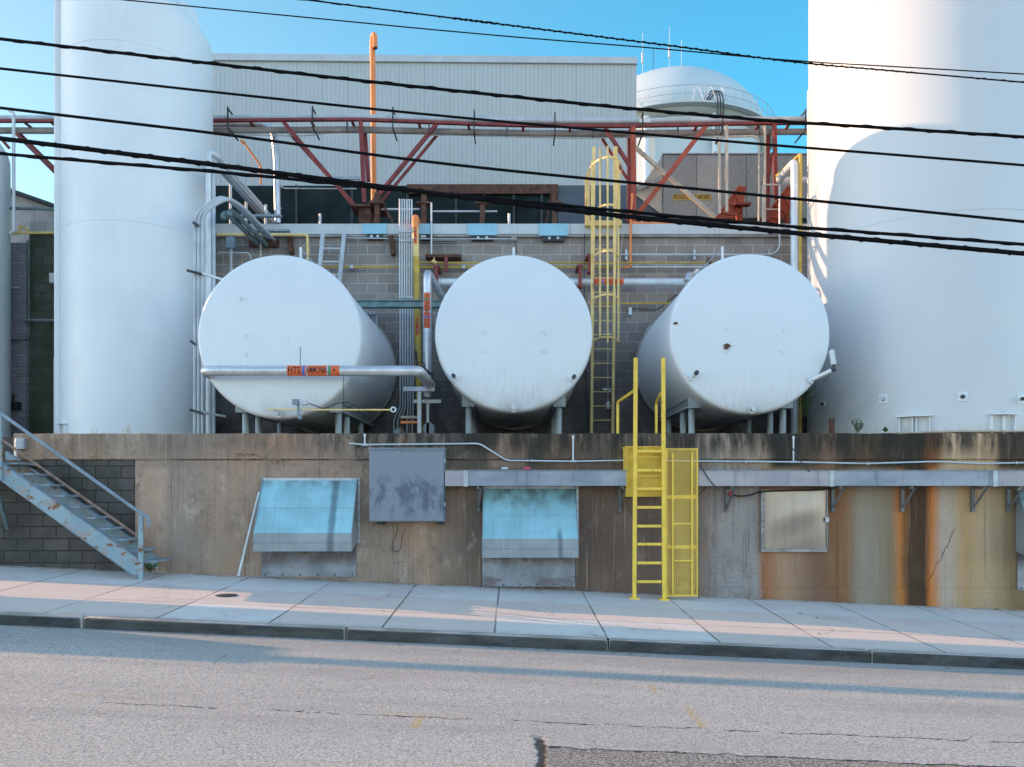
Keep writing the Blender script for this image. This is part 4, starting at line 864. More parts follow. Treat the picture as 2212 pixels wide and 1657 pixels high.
# dark glazed storey and tall clad block
t = thing('clad_building', 'tall pale grey ribbed metal building rising behind the block building', 'building', (-3.6, 23, 7.7))
xl, xr = -12.3, P(1375.5, 0, 23.1).x; zb = P(0, 402, 23).z; zt = P(0, 119, 23).z; zp = zt-.18
pts = []; k = 0; x = xl
while x < xr-.13:
    g = .020 if k % 6 else .030
    pts += [(x, 0), (x+.085, 0), (x+.095, g), (x+.115, g)]; x += .1235; k += 1
pts.append((xr, 0)); vs = []; fs = []
yy = lambda x: 22.9+.25*(x-xl)/(xr-xl)
for x, g in pts: vs += [(x, yy(x)+g*.5, zb), (x, yy(x)+g*.5, zp)]
for i in range(len(pts)-1): fs.append((2*i, 2*i+2, 2*i+3, 2*i+1))
MB().add(vs, fs).build('ribbed_cladding', M['cladding'], t, ang=20)
b = MB(); b.add([(xl, yy(xl)+.06, zb), (xr, yy(xr)+.06, zb), (xr, 34, zb), (xl, 34, zb), (xl, yy(xl)+.06, zt-.02), (xr, yy(xr)+.06, zt-.02), (xr, 34, zt-.02), (xl, 34, zt-.02)], [(0, 1, 5, 4), (1, 2, 6, 5), (2, 3, 7, 6), (3, 0, 4, 7), (4, 5, 6, 7), (0, 1, 2, 3)]).build('core', M['cladding'], t)
b = MB(); b.beam((xl, yy(xl), (zp+zt)/2), (xr+.02, yy(xr), (zp+zt)/2), .10, zt-zp); b.beam((xl, yy(xl)-.02, zp-.005), (xr+.02, yy(xr)-.02, zp-.005), .10, .03); b.build('parapet_trim', M['fascia'], t)
t2 = thing('glazed_storey', 'low dark green storey under the tall clad building', 'building', (-4, 22.9, 7.5))
xs = P(1205, 0, 22.95).x
MB().box(-12.3, xs, 22.96, 23.3, 7.4, zb-.004).build('dark_glazing', M['darkband'], t2)
MB().box(xs+.002, xr+.1, 22.93, 23.3, 7.4, zb-.004).build('slate_panel', M['slate'], t2)
for px in (640, 760, 880, 985, 1045, 1110, 1170): x = P(px, 0, 22.9).x; MB().box(x-.035, x+.035, 22.90, 22.957, 7.4, zb-.006).build('mullion', M['dark'], t2)
MB().box(P(880, 0, 22.9).x, xs, 22.84, 22.90, zb-.28, zb-.005).build('lintel', M['rust'], t2)
# rusted stub columns on the roof edge
for px, y0, lab in ((815, 418, 'rusty stub column on the roof edge at the foot of the orange vent pipe'), (916, 415, 'rusty stub column on the roof edge right of the conduit bundle'), (1042, 443, 'short rusty stub column with a cap plate above the middle tank'), (1198, 402, 'tall rusty stub column near the slate panel left of the caged ladder')):
    a = P(px, 484, 17.4); c = P(px, y0, 17.4); s = thing('stub_column', lab, 'column', (a.x, 17.4, zf1-.06), 'rusty stub columns on the roof edge')
    MB().box(a.x-.055, a.x+.055, 17.33, 17.345, zf1-.05, c.z).box(a.x-.008, a.x+.008, 17.346, 17.45, zf1-.05, c.z).box(a.x-.055, a.x+.055, 17.451, 17.465, zf1-.05, c.z).build('post', M['rust'], s)
    MB().box(a.x-.16, a.x+.16, 17.28, 17.5, min(c.z+.001, P(0, 443, 17.4).z), min(c.z+.001, P(0, 443, 17.4).z)+.04).build('cap_plate', M['rust'], s)
    if px in (815, 1198):
        MB().beam((a.x+(.45 if px == 815 else -.22), 17.5, zf1-.04), (a.x+(.03 if px == 815 else -.04), 17.5, c.z-.05), .05, .05).build('brace', M['rust'], s)
for x0, x1, y in ((824, 906, 452), (930, 1074, 456.6)):
    a, c = P(x0, y, 17.6), P(x1, y, 17.6); tag(MB().tube([a, c], .022, 8).build('guard_rail', M['palepipe']), 'short white rail on the roof edge left of the conduit bundle top' if x0 < 900 else 'longer white rail on the roof edge above the middle tank', 'rail')
a, c = P(932, 550, 17.0), P(932, 438, 17.0); tag(MB().tube([a, c], .018, 8).build('vent_rod', M['palepipe']), 'thin white vertical rod beside the yellow riser at the fascia', 'rod')

# ------------------------------------------------------------------ pipes and conduits on the block wall
def wpipe(name, label, pts, Y, r, m, cat='pipe', rb=.06, n=10):
    return tag(MB().tube(bend([P(x, y, Y) if len(p_) == 2 else P(x, y, p_[2]) for p_ in pts for x, y in [p_[:2]]], rb), r, n).build(name, m), label, cat)
t = thing('conduit_bundle', 'bundle of six pale vertical conduits strapped to the block wall', 'conduits', P(876, 930, 16.9))
for i in range(6):
    x = 863.5+i*5.2; xb = 864.5+i*5.6
    MB().tube(bend([P(x-1, 431+i*.3, 17.05), P(x, 431, 16.9), P(x, 640, 16.9), P(xb, 660, 16.9), P(xb, 880, 16.9), P(xb-(14-i*3 if i < 3 else 2), 905, 16.9), P(xb-(14-i*3 if i < 3 else 2), 936, 16.9)], .1), .0165, 8).build('conduit', M['palepipe'], t)
for y in (500, 520, 642): a, c = P(861, y, 16.87), P(892, y, 16.87); MB().box(a.x, c.x, 16.86, 16.88, a.z-.02, a.z+.02).build('strap', M['galv'], t)
t = thing('gas_riser', 'vertical yellow pipe with an orange top between the conduit bundle and silver riser', 'pipe', P(904, 936, 16.75))
def G(y): return P(897+(y-470)*.022, y, 16.75)
MB().tube([G(936), G(555)], .068, 16).build('pipe', M['pipeyellow'], t)
MB().tube([G(555), G(490)], .069, 16).build('pipe_upper', M['paleyellow'], t)
MB().tube(bend([G(492), G(468), G(468)+V((0, .6, .0))], .12), .072, 16).build('elbow', M['orange'], t)
g = G(510); ammonia_label(t, g, .069, 'z', .36, .055, M['redink'], .5)
g = G(707); ammonia_label(t, g, .068, 'z', .36, .055, M['redink'], .5)
t = thing('gas_pipe', 'long yellow gas pipe running along the block wall behind the tanks', 'pipe', P(1030, 577, 17.0))
MB().tube([P(690, 577, 17.0), P(1358, 577, 17.0)], .024, 8).build('pipe', M['pipeyellow'], t)
for x in (760, 1002, 1170): p = P(x, 577, 17.0); MB().box(p.x-.03, p.x+.03, 16.97, 17.19, p.z-.035, p.z+.035).build('clamp', M['galv'], t)
t = thing('gas_pipe', 'upper yellow gas pipe with a valve at its left end, above the middle tank', 'pipe', P(1200, 566, 17.0))
MB().tube(bend([P(905, 590, 16.95), P(905, 566, 16.95), P(960, 568, 16.95), P(1540, 567, 16.95)], .05), .019, 8).build('pipe', M['pipeyellow'], t)
for x in (938, 1531): p = P(x, 566, 16.9); MB().tube([p-V((.05, 0, -.02)), p+V((.05, 0, -.02))], .035, 10).box(p.x-.01, p.x+.01, 16.86, 16.94, p.z, p.z+.09).build('valve', M['paleyellow'] if x < 1000 else M['rust'], t)
wpipe('gas_pipe', 'lower yellow gas pipe right of the caged ladder at mid wall', [(1276, 656), (1446, 655)], 17.0, .02, M['pipeyellow'])
wpipe('gas_pipe', 'yellow gas pipe under the fascia that turns down beside the left horizontal tank', [(470, 506.5), (664, 507), (664.5, 562)], 16.85, .028, M['paleyellow'])
wpipe('orange_pipe', 'thin orange pipe dropping from the roof right of the caged ladder', [(1366, 420, 17.3), (1362, 470, 16.98), (1362, 577, 16.98), (1346, 577, 16.98)], 16.98, .024, M['orange'])
wpipe('orange_pipe', 'horizontal orange pipe on the roof edge below the grey air unit', [(1364, 481.5), (1500, 483.5)], 17.35, .026, M['orange'])
t = thing('wall_conduit', 'pale conduit with strut brackets on the block wall above the right tank', 'conduit', P(1500, 550, 17.0))
MB().tube(bend([P(1341, 549.5, 17.0), P(1668, 550, 17.0), P(1684, 538, 17.0), P(1684, 400, 17.0)], .25), .017, 8).build('pipe', M['palepipe'], t)
for x in (1353, 1500, 1661): p = P(x, 550, 17.03); MB().box(p.x-.025, p.x+.025, 17.02, 17.19, p.z-.11, p.z+.11).build('strut', M['galv'], t)
wpipe('wall_conduit', 'pale conduit just below the yellow pipes right of the orange pipe', [(1365, 576.5), (1560, 576.5)], 17.0, .018, M['palepipe'], 'conduit')
wpipe('wall_conduit', 'grey conduit high on the block wall ending in a box above the middle tank', [(740, 514), (900, 516), (1108, 516)], 17.05, .014, M['greypipe'], 'conduit')
p = P(1110, 517, 17.05); tag(MB().box(p.x-.06, p.x+.06, 17.0, 17.1, p.z-.04, p.z+.05).build('outlet_box', M['aged']), 'small grey outlet box at the end of the conduit above the middle tank', 'box')
tag(MB().tube(spline([P(1113, 520, 17.0), P(1115, 535, 16.9), P(1117, 556, 16.0)], 5), .010, 6).build('box_cable', M['black']), 'black cable dropping from the outlet box to the middle tank', 'cable')
for y in (522, 525.5): tag(MB().tube([P(906, y, 17.05), P(986, y, 17.05)], .009, 6).build('tension_rod', M['dark']), 'upper thin dark rod on the block wall right of the yellow riser' if y < 523 else 'lower thin dark rod on the block wall right of the yellow riser', 'rod')
t = thing('pipe_support', 'rusty red wall beam with a hanger between the yellow riser and middle tank', 'beam', P(950, 556, 16.9))
a, c = P(919, 556.5, 16.95), P(996, 550.5, 16.95); MB().box(a.x, c.x, 16.9, 17.19, a.z, c.z).build('beam', M['rust'], t)
a, c = P(960.5, 588, 16.95), P(967.5, 557, 16.95); MB().box(a.x, c.x, 16.9, 16.94, a.z, c.z).build('hanger', M['red'], t)
for x, y0, y1, lab in ((944, 577, 620, 'red pipe hanger left of the middle tank'), (1252, 575, 621, 'red pipe hanger between the middle tank and the caged ladder'), (1273, 553, 590, 'red bracket behind the left rail of the caged ladder')):
    a, c = P(x-3.5, y1, 16.75), P(x+3.5, y0, 16.75); tag(MB().box(a.x, c.x, 16.60, 16.64, a.z, c.z).box(a.x-.03, c.x+.03, 16.642, 17.19, c.z-.03, c.z).box(a.x-.02, c.x+.02, 16.60, 16.8, a.z-.02, a.z-.001).build('pipe_hanger', M['red']), lab, 'hanger', 'red pipe hangers on the block wall')
for x, y0, y1, lab in ((626, 507, 548, 'rusty bracket on the block wall left of the grey wall ladder'), (846, 511, 551, 'rusty bracket on the block wall left of the conduit bundle')):
    a, c = P(x-1, y0, 17.1), P(x+4, y1, 17.1); tag(MB().beam(a, c, .09, .16, (0, 1, 0)).box(a.x-.09, a.x+.06, 17.1, 17.19, a.z-.03, a.z+.02).build('wall_bracket', M['rust']), lab, 'bracket')
# big jacketed pipe on the wall, behind the middle tank
z = P(0, 609.5, 16.75).z; xa, xb = P(925, 0, 16.75).x, P(1475, 0, 16.75).x
t = thing('ammonia_pipe', 'horizontal white jacketed pipe on the block wall behind the caged ladder', 'pipe', ((xa+xb)/2, 16.75, z))
MB().tube(bend([(xa, 16.75, z), (xb+.1, 16.75, z), (xb+.25, 16.4, z+.12)], .12), .076, 20).build('jacket', M['palepipe'], t)
jacket_rings(t, M['palepipe'], (xa+.2, 16.75, z), (xb-.1, 16.75, z), .076, .16)
ammonia_label(t, (P(1314, 0, 16.75).x, 16.75, z), .077, 'x', .64, .11, M['redink'], .9)
p = P(1491, 601, 16.3); MB().lathe([(.07, 0), (.09, .02), (.09, .16), (.06, .2), (0, .21)], p-V((.06, 0, .08)), (.35, 0, 1), 18).build('vent_cap', M['galv'], t)
# teal channel between the tanks
a, c = P(740, 664.5, 16.2), P(952, 650.5, 16.2)
MBc = MB().box(a.x, c.x, 16.16, 16.17, a.z+.012, c.z-.012).box(a.x, c.x, 16.10, 16.30, a.z-.004, a.z+.011).box(a.x, c.x, 16.10, 16.30, c.z-.011, c.z+.004)
tag(MBc.build('steel_channel', mat('splashed_teal', (.16, .25, .26), .5, .1, .3, 7, .5, (.35, .42, .42))), 'horizontal teal steel channel between the left and middle horizontal tanks', 'channel')
t = thing('pipe_group', 'three short grey capped pipes below the teal channel by the left tank', 'pipes', P(803, 690, 16.9))
for i, x in enumerate((796, 804, 812)): MB().tube(bend([P(x, 715, 16.8), P(x, 675, 16.8), P(x-4, 675, 16.3)], .08), .035, 10).build('pipe', M['greypipe'], t)
# grey wall ladder
t = thing('grey_ladder', 'narrow grey ladder leaning on the block wall behind the left tank', 'ladder', P(715, 640, 16.8))
for (x0, x1) in ((697.6, 683), (743.4, 729)): MB().beam(P(x0, 504, 16.98), P(x1, 660, 16.7), .085, .03, (0, 1, 0)).build('rail', M['greypipe'], t)
for y in (537, 565.5, 594, 622): f = (y-504)/156; MB().tube([P(697.6-14.6*f, y, 16.98-.28*f), P(743.4-14.4*f, y, 16.98-.28*f)], .022, 8).build('rung', M['greypipe'], t)

# ------------------------------------------------------------------ caged yellow ladder
CYL = 16.9
t = thing('caged_ladder', 'tall faded yellow caged ladder between the middle and right horizontal tanks', 'ladder', P(1303, 934, CYL))
XL = lambda y: 1277.8+(935-y)*.0090; XR = lambda y: 1323.5+(935-y)*.0118
for f in (XL, XR): MB().beam(P(f(936), 936, CYL), P(f(317), 317, CYL), .060, .04, (0, 1, 0)).build('rail', M['paleyellow'], t)
y = 908.0
while y > 480: MB().tube([P(XL(y), y, CYL), P(XR(y), y, CYL)], .012, 6).build('rung', M['paleyellow'], t); y -= 30.8
def hoop(y, rad, half=math.pi, w=.045):
    c = P((XL(y)+XR(y))/2, y, CYL); n = 22; vs = []; fs = []
    for i in range(n+1):
        a = math.pi*i/n; px, py = c.x-rad*math.cos(a), c.y-.78*math.sin(a)
        vs += [(px, py, c.z-w/2), (px, py, c.z+w/2), (c.x-(rad-.012)*math.cos(a), c.y-.768*math.sin(a), c.z+w/2), (c.x-(rad-.012)*math.cos(a), c.y-.768*math.sin(a), c.z-w/2)]
    for i in range(n):
        for j in range(4): fs.append((i*4+j, i*4+(j+1) % 4, i*4+4+(j+1) % 4, i*4+4+j))
    return MB().add(vs, fs+[(0, 1, 2, 3), tuple(n*4+j for j in range(4))]).build('hoop', M['paleyellow'], t)
zc0 = P(0, 745, CYL).z
for y in (372, 470, 565, 655, 743): hoop(y, .30 if y > 400 else .36)
c = P(1300.5, 0, CYL)
for ang in (25, 62, 90, 118, 155):
    a = RAD(ang); rad = .30; x = P(1303, 600, CYL).x-rad*math.cos(a)*1.03; yv = CYL-.78*math.sin(a)*1.01
    MB().box(x-.018, x+.018, yv-.008, yv+.008, zc0-.1 if ang == 90 else zc0, P(0, 350, CYL).z if ang not in (25, 155) else P(0, 360, CYL).z).build('cage_bar', M['paleyellow'], t)
a, c = P(1264, 487, 16.95), P(1343.5, 476, 16.95)
MB().box(a.x, c.x, 16.95, 17.4, a.z, c.z).build('platform', M['paleyellow'], t)
for x0 in (1271, 1337):
    a = P(x0, 478, 17.0); c = P(x0, 366, 17.0)
    for dy in (0, .42): MB().box(a.x-.03, a.x+.03, 17.0+dy, 17.05+dy, a.z, c.z).build('guard_post', M['paleyellow'], t)
    MB().box(a.x-.02, a.x+.02, 17.051, 17.419, c.z-.07, c.z).box(a.x-.02, a.x+.02, 17.051, 17.419, (a.z+c.z)/2-.03, (a.z+c.z)/2+.03).build('guard_bar', M['paleyellow'], t)
tag(MB().tube(spline([P(1346, 500, 17.0), P(1340, 560, 16.95), P(1341, 640, 16.95), P(1338, 700, 16.95), P(1333, 742, 16.95)], 6), .007, 6).build('ladder_cable', M['beige']), 'thin pale cable hanging along the right side of the caged ladder', 'cable')
tag(MB().tube(spline([P(1263, 485, 17.1), P(1262, 620, 17.05), P(1264, 780, 17.0), P(1270, 934, 16.9)], 6), .008, 6).build('ladder_cable', M['black']), 'black cable hanging down the block wall left of the caged ladder', 'cable')
t = thing('drop_conduit', 'thin steel conduit with clamps behind the rungs of the caged ladder', 'conduit', P(1313, 880, 17.08))
MB().tube([P(1312, 720, 17.08), P(1313.5, 870, 17.08)], .016, 8).build('pipe', M['galv'], t)
for y in (722, 841): a = P(1312, y, 17.1); MB().box(a.x-.1, a.x+.1, 17.09, 17.16, a.z-.02, a.z+.02).build('strut', M['galv'], t)
MB().box(*(lambda p: (p.x-.035, p.x+.035, 17.02, 17.12, p.z-.09, p.z+.06))(P(1313.5, 874, 17.05))).build('fitting', M['galv'], t)
p = P(1361, 673, 17.12); tag(MB().box(p.x-.035, p.x+.035, 17.08, 17.19, p.z-.08, p.z+.08).build('outlet_box', M['palepipe']), 'small white switch box on the block wall left of the right tank', 'box')
tag(MB().tube(spline([P(1361, 666, 17.1), P(1390, 668, 17.1), P(1420, 668, 17.1), P(1450, 645, 17.1), P(1475, 630, 17.0)], 6), .010, 6).build('wall_cable', M['black']), 'black cable sagging from the white switch box behind the right tank', 'cable')
# ------------------------------------------------------------------ pipes beside the left vertical tank
G3 = 'pale bent pipes right of the left vertical tank'
for i, lab in enumerate(('outermost of three pale pipes arching over beside the left vertical tank', 'middle one of three pale pipes arching over beside the left vertical tank', 'innermost of three pale pipes arching over beside the left vertical tank')):
    Y0 = 14.65; r3 = .030; x0 = P(421+i*8.2, 0, Y0).x; xt = P(489+i*9, 0, Y0).x; zt = P(0, 423+i*2.5, Y0).z; zc = P(0, 468, Y0).z
    tag(MB().tube(bend([(x0, Y0, TZ), (x0, Y0, zc+.02), (x0+.22, Y0, zc+.22), (xt-.10, Y0, zt), (xt, Y0+.45, zt), (xt, 17.25, zt)], .2), r3, 12).build('bent_pipe', M['greypipe']), lab, 'pipe', G3)
for r, px, top, lab in ((.062, 451, 332, 'thickest pale standpipe right of the left vertical tank'), (.034, 462, 366, 'thin pale standpipe right of the thickest one by the left tank')):
    Y0 = 15.5; x = P(px, 0, Y0).x; z = P(0, top, Y0).z
    xe = P(463 if px == 451 else 486, 0, Y0).x
    tag(MB().tube(bend([(x, Y0, TZ), (x, Y0, z+.04), (xe, Y0+.12, z+.0), (xe, 19.6, z-.0)], .16), [r]*1 if False else r, 14).build('standpipe', M['palepipe'] if px == 451 else M['greypipe']), lab, 'pipe', 'standpipes by the left vertical tank')
a = P(479, 369, 15.7); tag(MB().tube([a, V((a.x, 19.7, a.z))], .058, 14).build('roof_pipe', M['greypipe']), 'grey pipe running back over the roof below the thick standpipe elbow', 'pipe')
for i, (x, y) in enumerate(((492, 463), (505, 458))):
    a = P(x, y, 15.1); tag(MB().tube(bend([(a.x-.05, 14.98, a.z-.12), (a.x-.04, 15.02, a.z), (a.x, 15.2, a.z), (a.x, 17.25, a.z)], .08), .050, 12).build('dark_pipe', M['teal']), 'left dark teal pipe running back to the block wall under the bent pipes' if i == 0 else 'right dark teal pipe running back to the block wall under the bent pipes', 'pipe')
for y, x0, x1, Y in ((484, 417, 442, 14.58), (588, 404, 472, 14.55), (740, 411, 432, 14.58), (889, 410, 470, 14.55)):
    a, c = P(x0, y-4, Y), P(x1, y+4, Y)
    lab = {484: 'topmost dark strut clamp on the bent pipes beside the left vertical tank', 588: 'wide dark strut clamp on the bent pipes level with the left tank top', 740: 'dark strut clamp on the bent pipes level with the middle of the left tank', 889: 'lowest dark strut clamp on the bent pipes near the terrace'}[y]
    s = thing('pipe_clamp', lab, 'clamp', (a.x, Y, c.z), 'strut clamps on the bent pipes')
    MB().beam(a, V((a.x+(c.x-a.x)*.45, Y+.02, c.z)), .045, .045).build('strut', M['dark'], s)
    if x1-x0 > 40: MB().beam(V((a.x+(c.x-a.x)*.46, Y+.02, c.z+.02)), V((c.x, Y+.4, c.z-.02)), .04, .04).build('strut', M['palepipe'], s)
for i, (x0, x1, y) in enumerate(((487, 608, 467), (524, 626, 499))):
    a, c = P(x0, y+2.2, 16.9), P(x1, y-2.2, 16.9); tag(MB().box(a.x, c.x, 16.84, 16.95, a.z, c.z).build('blue_channel', M['steelblue']), 'blue grey steel channel on the roof behind the bent pipes' if i == 0 else 'blue grey steel channel across the fascia under the bent pipes', 'channel')
a = P(572, 523, 17.1); tag(MB().box(a.x-.35, a.x+.28, 17.08, 17.19, a.z-.10, a.z+.06).build('wall_patch', M['rust'], bevel=.02), 'ragged rust dark patch where the bent pipes enter the block wall', 'patch')
wpipe('wall_conduit', 'thin conduit bending down behind the upper left of the left horizontal tank', [(470, 545.5), (538, 546), (543, 560)], 16.9, .016, M['greypipe'], 'conduit')
wpipe('wall_conduit', 'vertical pale conduit behind the left horizontal tank under the rust patch', [(563, 516), (563, 560)], 16.9, .016, M['beige'], 'conduit')
wpipe('wall_conduit', 'grey vertical conduit with a box right of the standpipes', [(499, 512), (499, 600)], 16.9, .03, M['greypipe'], 'conduit')
p = P(499, 524, 16.85); tag(MB().box(p.x-.09, p.x+.09, 16.8, 16.95, p.z-.12, p.z+.1).build('outlet_box', M['steelblue']), 'small blue grey box under the yellow pipe right of the standpipes', 'box')
# silver drop pipe from the rack and orange vent
t = thing('drop_pipe', 'silver jacketed pipe turning down from the rack to the roof left of the red braces', 'pipe', P(600, 480, 18.6))
MB().tube(bend([P(400, 267, 18.6), P(570, 267, 18.6), P(591, 285, 18.6), P(597, 330, 18.6), P(600, 482, 18.6)], .3), .075, 18).build('jacket', M['silver'], t)
for y in (322, 400, 452): a = P(594.5+(y-322)*.05, y, 18.6); MB().tube([a, a+V((0, 0, .025))], .080, 18).build('band', M['silver'], t)
t = thing('vent_pipe', 'tall bright orange vent pipe with a hooked top rising above the roofs', 'pipe', P(806, 482, 19.4))
MB().tube([P(807.5, 482, 19.4), P(806.5, 280, 19.4), P(804.5, 88, 19.4)], .067, 18).build('pipe', M['orange'], t)
MB().tube(bend([P(804.5, 90, 19.4), P(804.5, 76, 19.4), P(810, 75, 19.3), P(810.5, 103, 19.3)], .09), .060, 16).build('hook', M['orange'], t)
MB().tube([P(810.5, 101, 19.3), P(810.6, 105, 19.3)], .05, 14).build('mouth', M['rust'], t)
t = thing('orange_line', 'thin orange pipe slanting down before the clad building, left of the silver drop pipe', 'pipe', P(560, 400, 19.5))
MB().tube(bend([P(523, 306, 19.5), P(526, 307, 19.5), P(563, 358, 19.5), P(563.5, 398, 19.5)], .08), .026, 10).build('pipe', M['orange'], t)
MB().tube([P(521, 304, 19.5), P(527, 309, 19.5)], .04, 10).build('fitting', M['orange'], t)
tag(MB().tube([P(543, 335, 19.6), P(544, 398, 19.6)], .010, 6).build('thin_rod', M['beige']), 'very thin pale rod left of the thin orange pipe', 'rod')
t = thing('cable_tray', 'narrow perforated tray between the silver drop pipe and the red posts', 'tray', P(700, 388, 18.4))
a, c = P(630, 388, 18.4), P(778, 387, 18.4); MB().beam(a, c, .06, .012).beam(a+V((0, 0, .05)), c+V((0, 0, .05)), .06, .012).build('rails', M['galv'], t)
for i in range(34): p = a+(c-a)*(i+.5)/34; MB().box(p.x-.018, p.x+.018, p.y-.025, p.y+.025, p.z+.007, p.z+.043).build('web', M['galv'], t)
wpipe('roof_rail', 'thin pale handrail over the dark storey right of the silver drop pipe', [(604, 400), (613, 407), (770, 408)], 18.8, .016, M['palepipe'], 'rail')
for x, y0, lab in ((498, 398, 'white roof post nearest the standpipes, before the dark storey'), (532, 436, 'short white roof post between the grey roof pipes and the dark storey'), (574, 442, 'short white roof post just left of the silver drop pipe'), (691.5, 462, 'short white roof post below the red braces'), (1100, 462, 'short white roof post between two rusty stub columns')):
    tag(MB().tube([P(x, 484, 18.0), P(x, y0, 18.0)], .030, 10).build('roof_post', M['palepipe']), lab, 'post', 'short white posts on the roof')

# ------------------------------------------------------------------ red pipe rack
Y1, Y2 = 18.0, 18.5
t = thing('pipe_rack', 'long red steel pipe rack on V braces crossing above the roofs', 'pipe rack', P(785, 482, 18.2))
line = [(-200, 261), (0, 260.5), (120, 261), (463, 260), (610, 258.5), (776, 257.5), (942, 264), (1062, 268.5), (1170, 271), (1307, 272), (1369, 271.5), (1533, 268), (1650, 265.5), (1743, 265), (2150, 264)]
def chord(Y, dz, w, h):
    pts = [V((-60 if Y == Y1 else -17, Y-(2.1 if Y == Y1 else 0), P(0, 261, Y1).z+dz)), V((-17, Y-(2.1 if Y == Y1 else 0), P(0, 261, Y1).z+dz)), V((-15.3, Y, P(0, 261, Y1).z+dz))]+[V((P(x, y, Y1).x, Y, P(x, y, Y1).z+dz)) for x, y in line]  # unseen left run of the front chord offset to place its road shadow
    b = MB()
    for a, c in zip(pts, pts[1:]): b.beam(a, c, w, h)
    b.build('chord', M['red'], t)
chord(Y1, -.01, .085, .058); chord(Y2, .02, .085, .065)
zline = lambda x: P(x, next(l0[1]+(l1[1]-l0[1])*(x-l0[0])/(l1[0]-l0[0]) for l0, l1 in zip(line, line[1:]) if l0[0] <= x <= l1[0]), Y1).z
for x in (52, 110, 540, 672, 760, 905, 1012, 1130, 1232, 1363, 1505, 1640, 1705):
    X = P(x, 0, Y1).x; MB().box(X-.03, X+.03, Y1+.052, Y2-.052, zline(x)-.05, zline(x)-.02).build('cross_tie', M['red'], t)
for x in (485, 667, 840, 1015, 1189, 1378, 1550, 1728):
    X = P(x, 0, Y1).x+.1; z = zline(x); b = MB().box(X-.014, X+.014, Y1-.09, Y1-.055, z-.22, z+.27).box(X-.014, X+.014, Y1-.056, Y2+.1, z-.21, z-.185).box(X-.014, X+.014, Y1-.05, Y1+.25, z+.22, z+.25); b.build('hanger', M['dark'], t)
for x in (750, 927, 1095, 1280, 1464, 1640):
    X = P(x, 0, Y1).x; z = zline(x); MB().box(X-.015, X+.015, Y1-.03, Y1+.0, z-.28, z-.045).build('hanger', M['dark'], t)
def brace(x0, y0, x1, y1, Y, w=.085, m=None, nm='brace'): MB().beam(P(x0, y0, Y), P(x1, y1, Y), w*1.0, w*.82, (0, 1, 0)).build(nm, m or M['red'], t)
brace(611, 262, 768, 448, Y1+.03); brace(628, 290, 778, 456, Y2)
brace(943, 268, 798, 446, Y1+.03); brace(944, 292, 820, 440, Y2, .06)
brace(779, 262, 787, 438, Y1+.0, .09, nm='post'); brace(787.5, 280, 796, 392, Y2, .09, nm='post')
brace(34, 288, 122, 376, Y1+.03, .07); brace(42, 288, 124, 370, Y2, .07); brace(-30, 262, 20, 320, Y2, .06)
brace(1307, 276, 1371, 375, Y1+.03, .08); brace(1301, 300, 1358, 392, Y2, .06)
brace(1367, 275, 1369, 481, Y1, .11, M['redlit'], 'post'); brace(1359.5, 290, 1358.5, 480, Y2, .085, nm='post')
brace(1525, 272, 1378, 462, Y1+.03, .10, M['redlit'])
brace(1673, 269, 1676, 430, Y1, .085, nm='post'); brace(1658, 290, 1657, 478, Y2, .10, nm='post'); brace(1669, 330, 1661, 380, Y2, .06)
brace(1370.5, 317, 1545, 470, 18.4, .085, M['beige'], 'flat_brace')
MB().box(P(758, 0, Y1).x, P(830, 0, Y1).x, Y1-.1, Y2+.1, P(0, 444, Y1).z-.05, P(0, 444, Y1).z).build('base_beam', M['rust'], t)
MB().box(P(775, 0, Y1).x, P(800, 0, Y1).x, Y1, Y2, zf1-.06, P(0, 444, Y1).z-.051).build('base_post', M['rust'], t)
MB().box(P(1354, 0, Y1).x, P(1376, 0, Y1).x, Y1-.1, Y2+.1, zf1-.06, zf1+.03).build('base_beam', M['redlit'], t)
def rackpipe(name, label, Y, dz, r, m, x1, drop=0, cat='pipe'):
    yo = Y1-2.02 if dz > 0 else Y1-2.08; zo = P(0, 261, Y1).z+(dz if dz > 0 else -.15)
    pts = [(-60, yo, zo), (-17, yo, zo), (-15.3, Y, P(0, 261, Y1).z+dz)]+[(P(x, y, Y1).x, Y, P(x, 266, Y1).z*.45+P(x, y, Y1).z*.55+dz) for x, y in line if x <= x1]
    if x1 < 2150: pts.append((P(x1, 0, Y1).x, Y, P(x1, 266, Y1).z+dz))
    t_ = thing(name, label, cat, (0, Y, pts[-1][2])); MB().tube(pts, r, 16).build('pipe', m, t_)
    for x in (540, 705, 1000, 1420, 1590): X = P(x, 0, Y1).x; MB().tube([(X-.02, Y, P(x, 266, Y1).z*.45+zline(x)*.55+dz), (X+.02, Y, P(x, 266, Y1).z*.45+zline(x)*.55+dz)], r+.005, 16).build('coupling', m, t_)
    return t_
tp = rackpipe('rack_pipe', 'thick grey pipe lying along the top of the red pipe rack', Y1+.10, .125, .066, M['greypipe'], 2150)
a = P(1394, 259, 17.98); MB().box(a.x-.13, a.x+.13, 18.03, 18.034, P(0, 262, 17.98).z-.0, P(0, 254, 17.98).z).build('white_label', M['white'], tp)
rackpipe('rack_pipe', 'dark grey pipe slung inside the red pipe rack', Y1+.28, -.075, .072, M['aged'], 2150)
b = thing('rack_conduit', 'thin grey conduit slung below the red pipe rack', 'conduit', P(900, 292, 18.3))
MB().tube(spline([P(x, y, 18.3) for x, y in ((463, 291), (560, 292), (640, 293.5), (690, 290), (733, 281))], 5), .014, 8).build('conduit', M['greypipe'], b)
MB().tube(spline([P(x, y, 18.3) for x, y in ((915, 294), (960, 291.5), (1062, 294), (1170, 297), (1240, 298), (1330, 297), (1450, 295), (1556, 294.5))], 5), .018, 8).build('conduit', M['greypipe'], b)
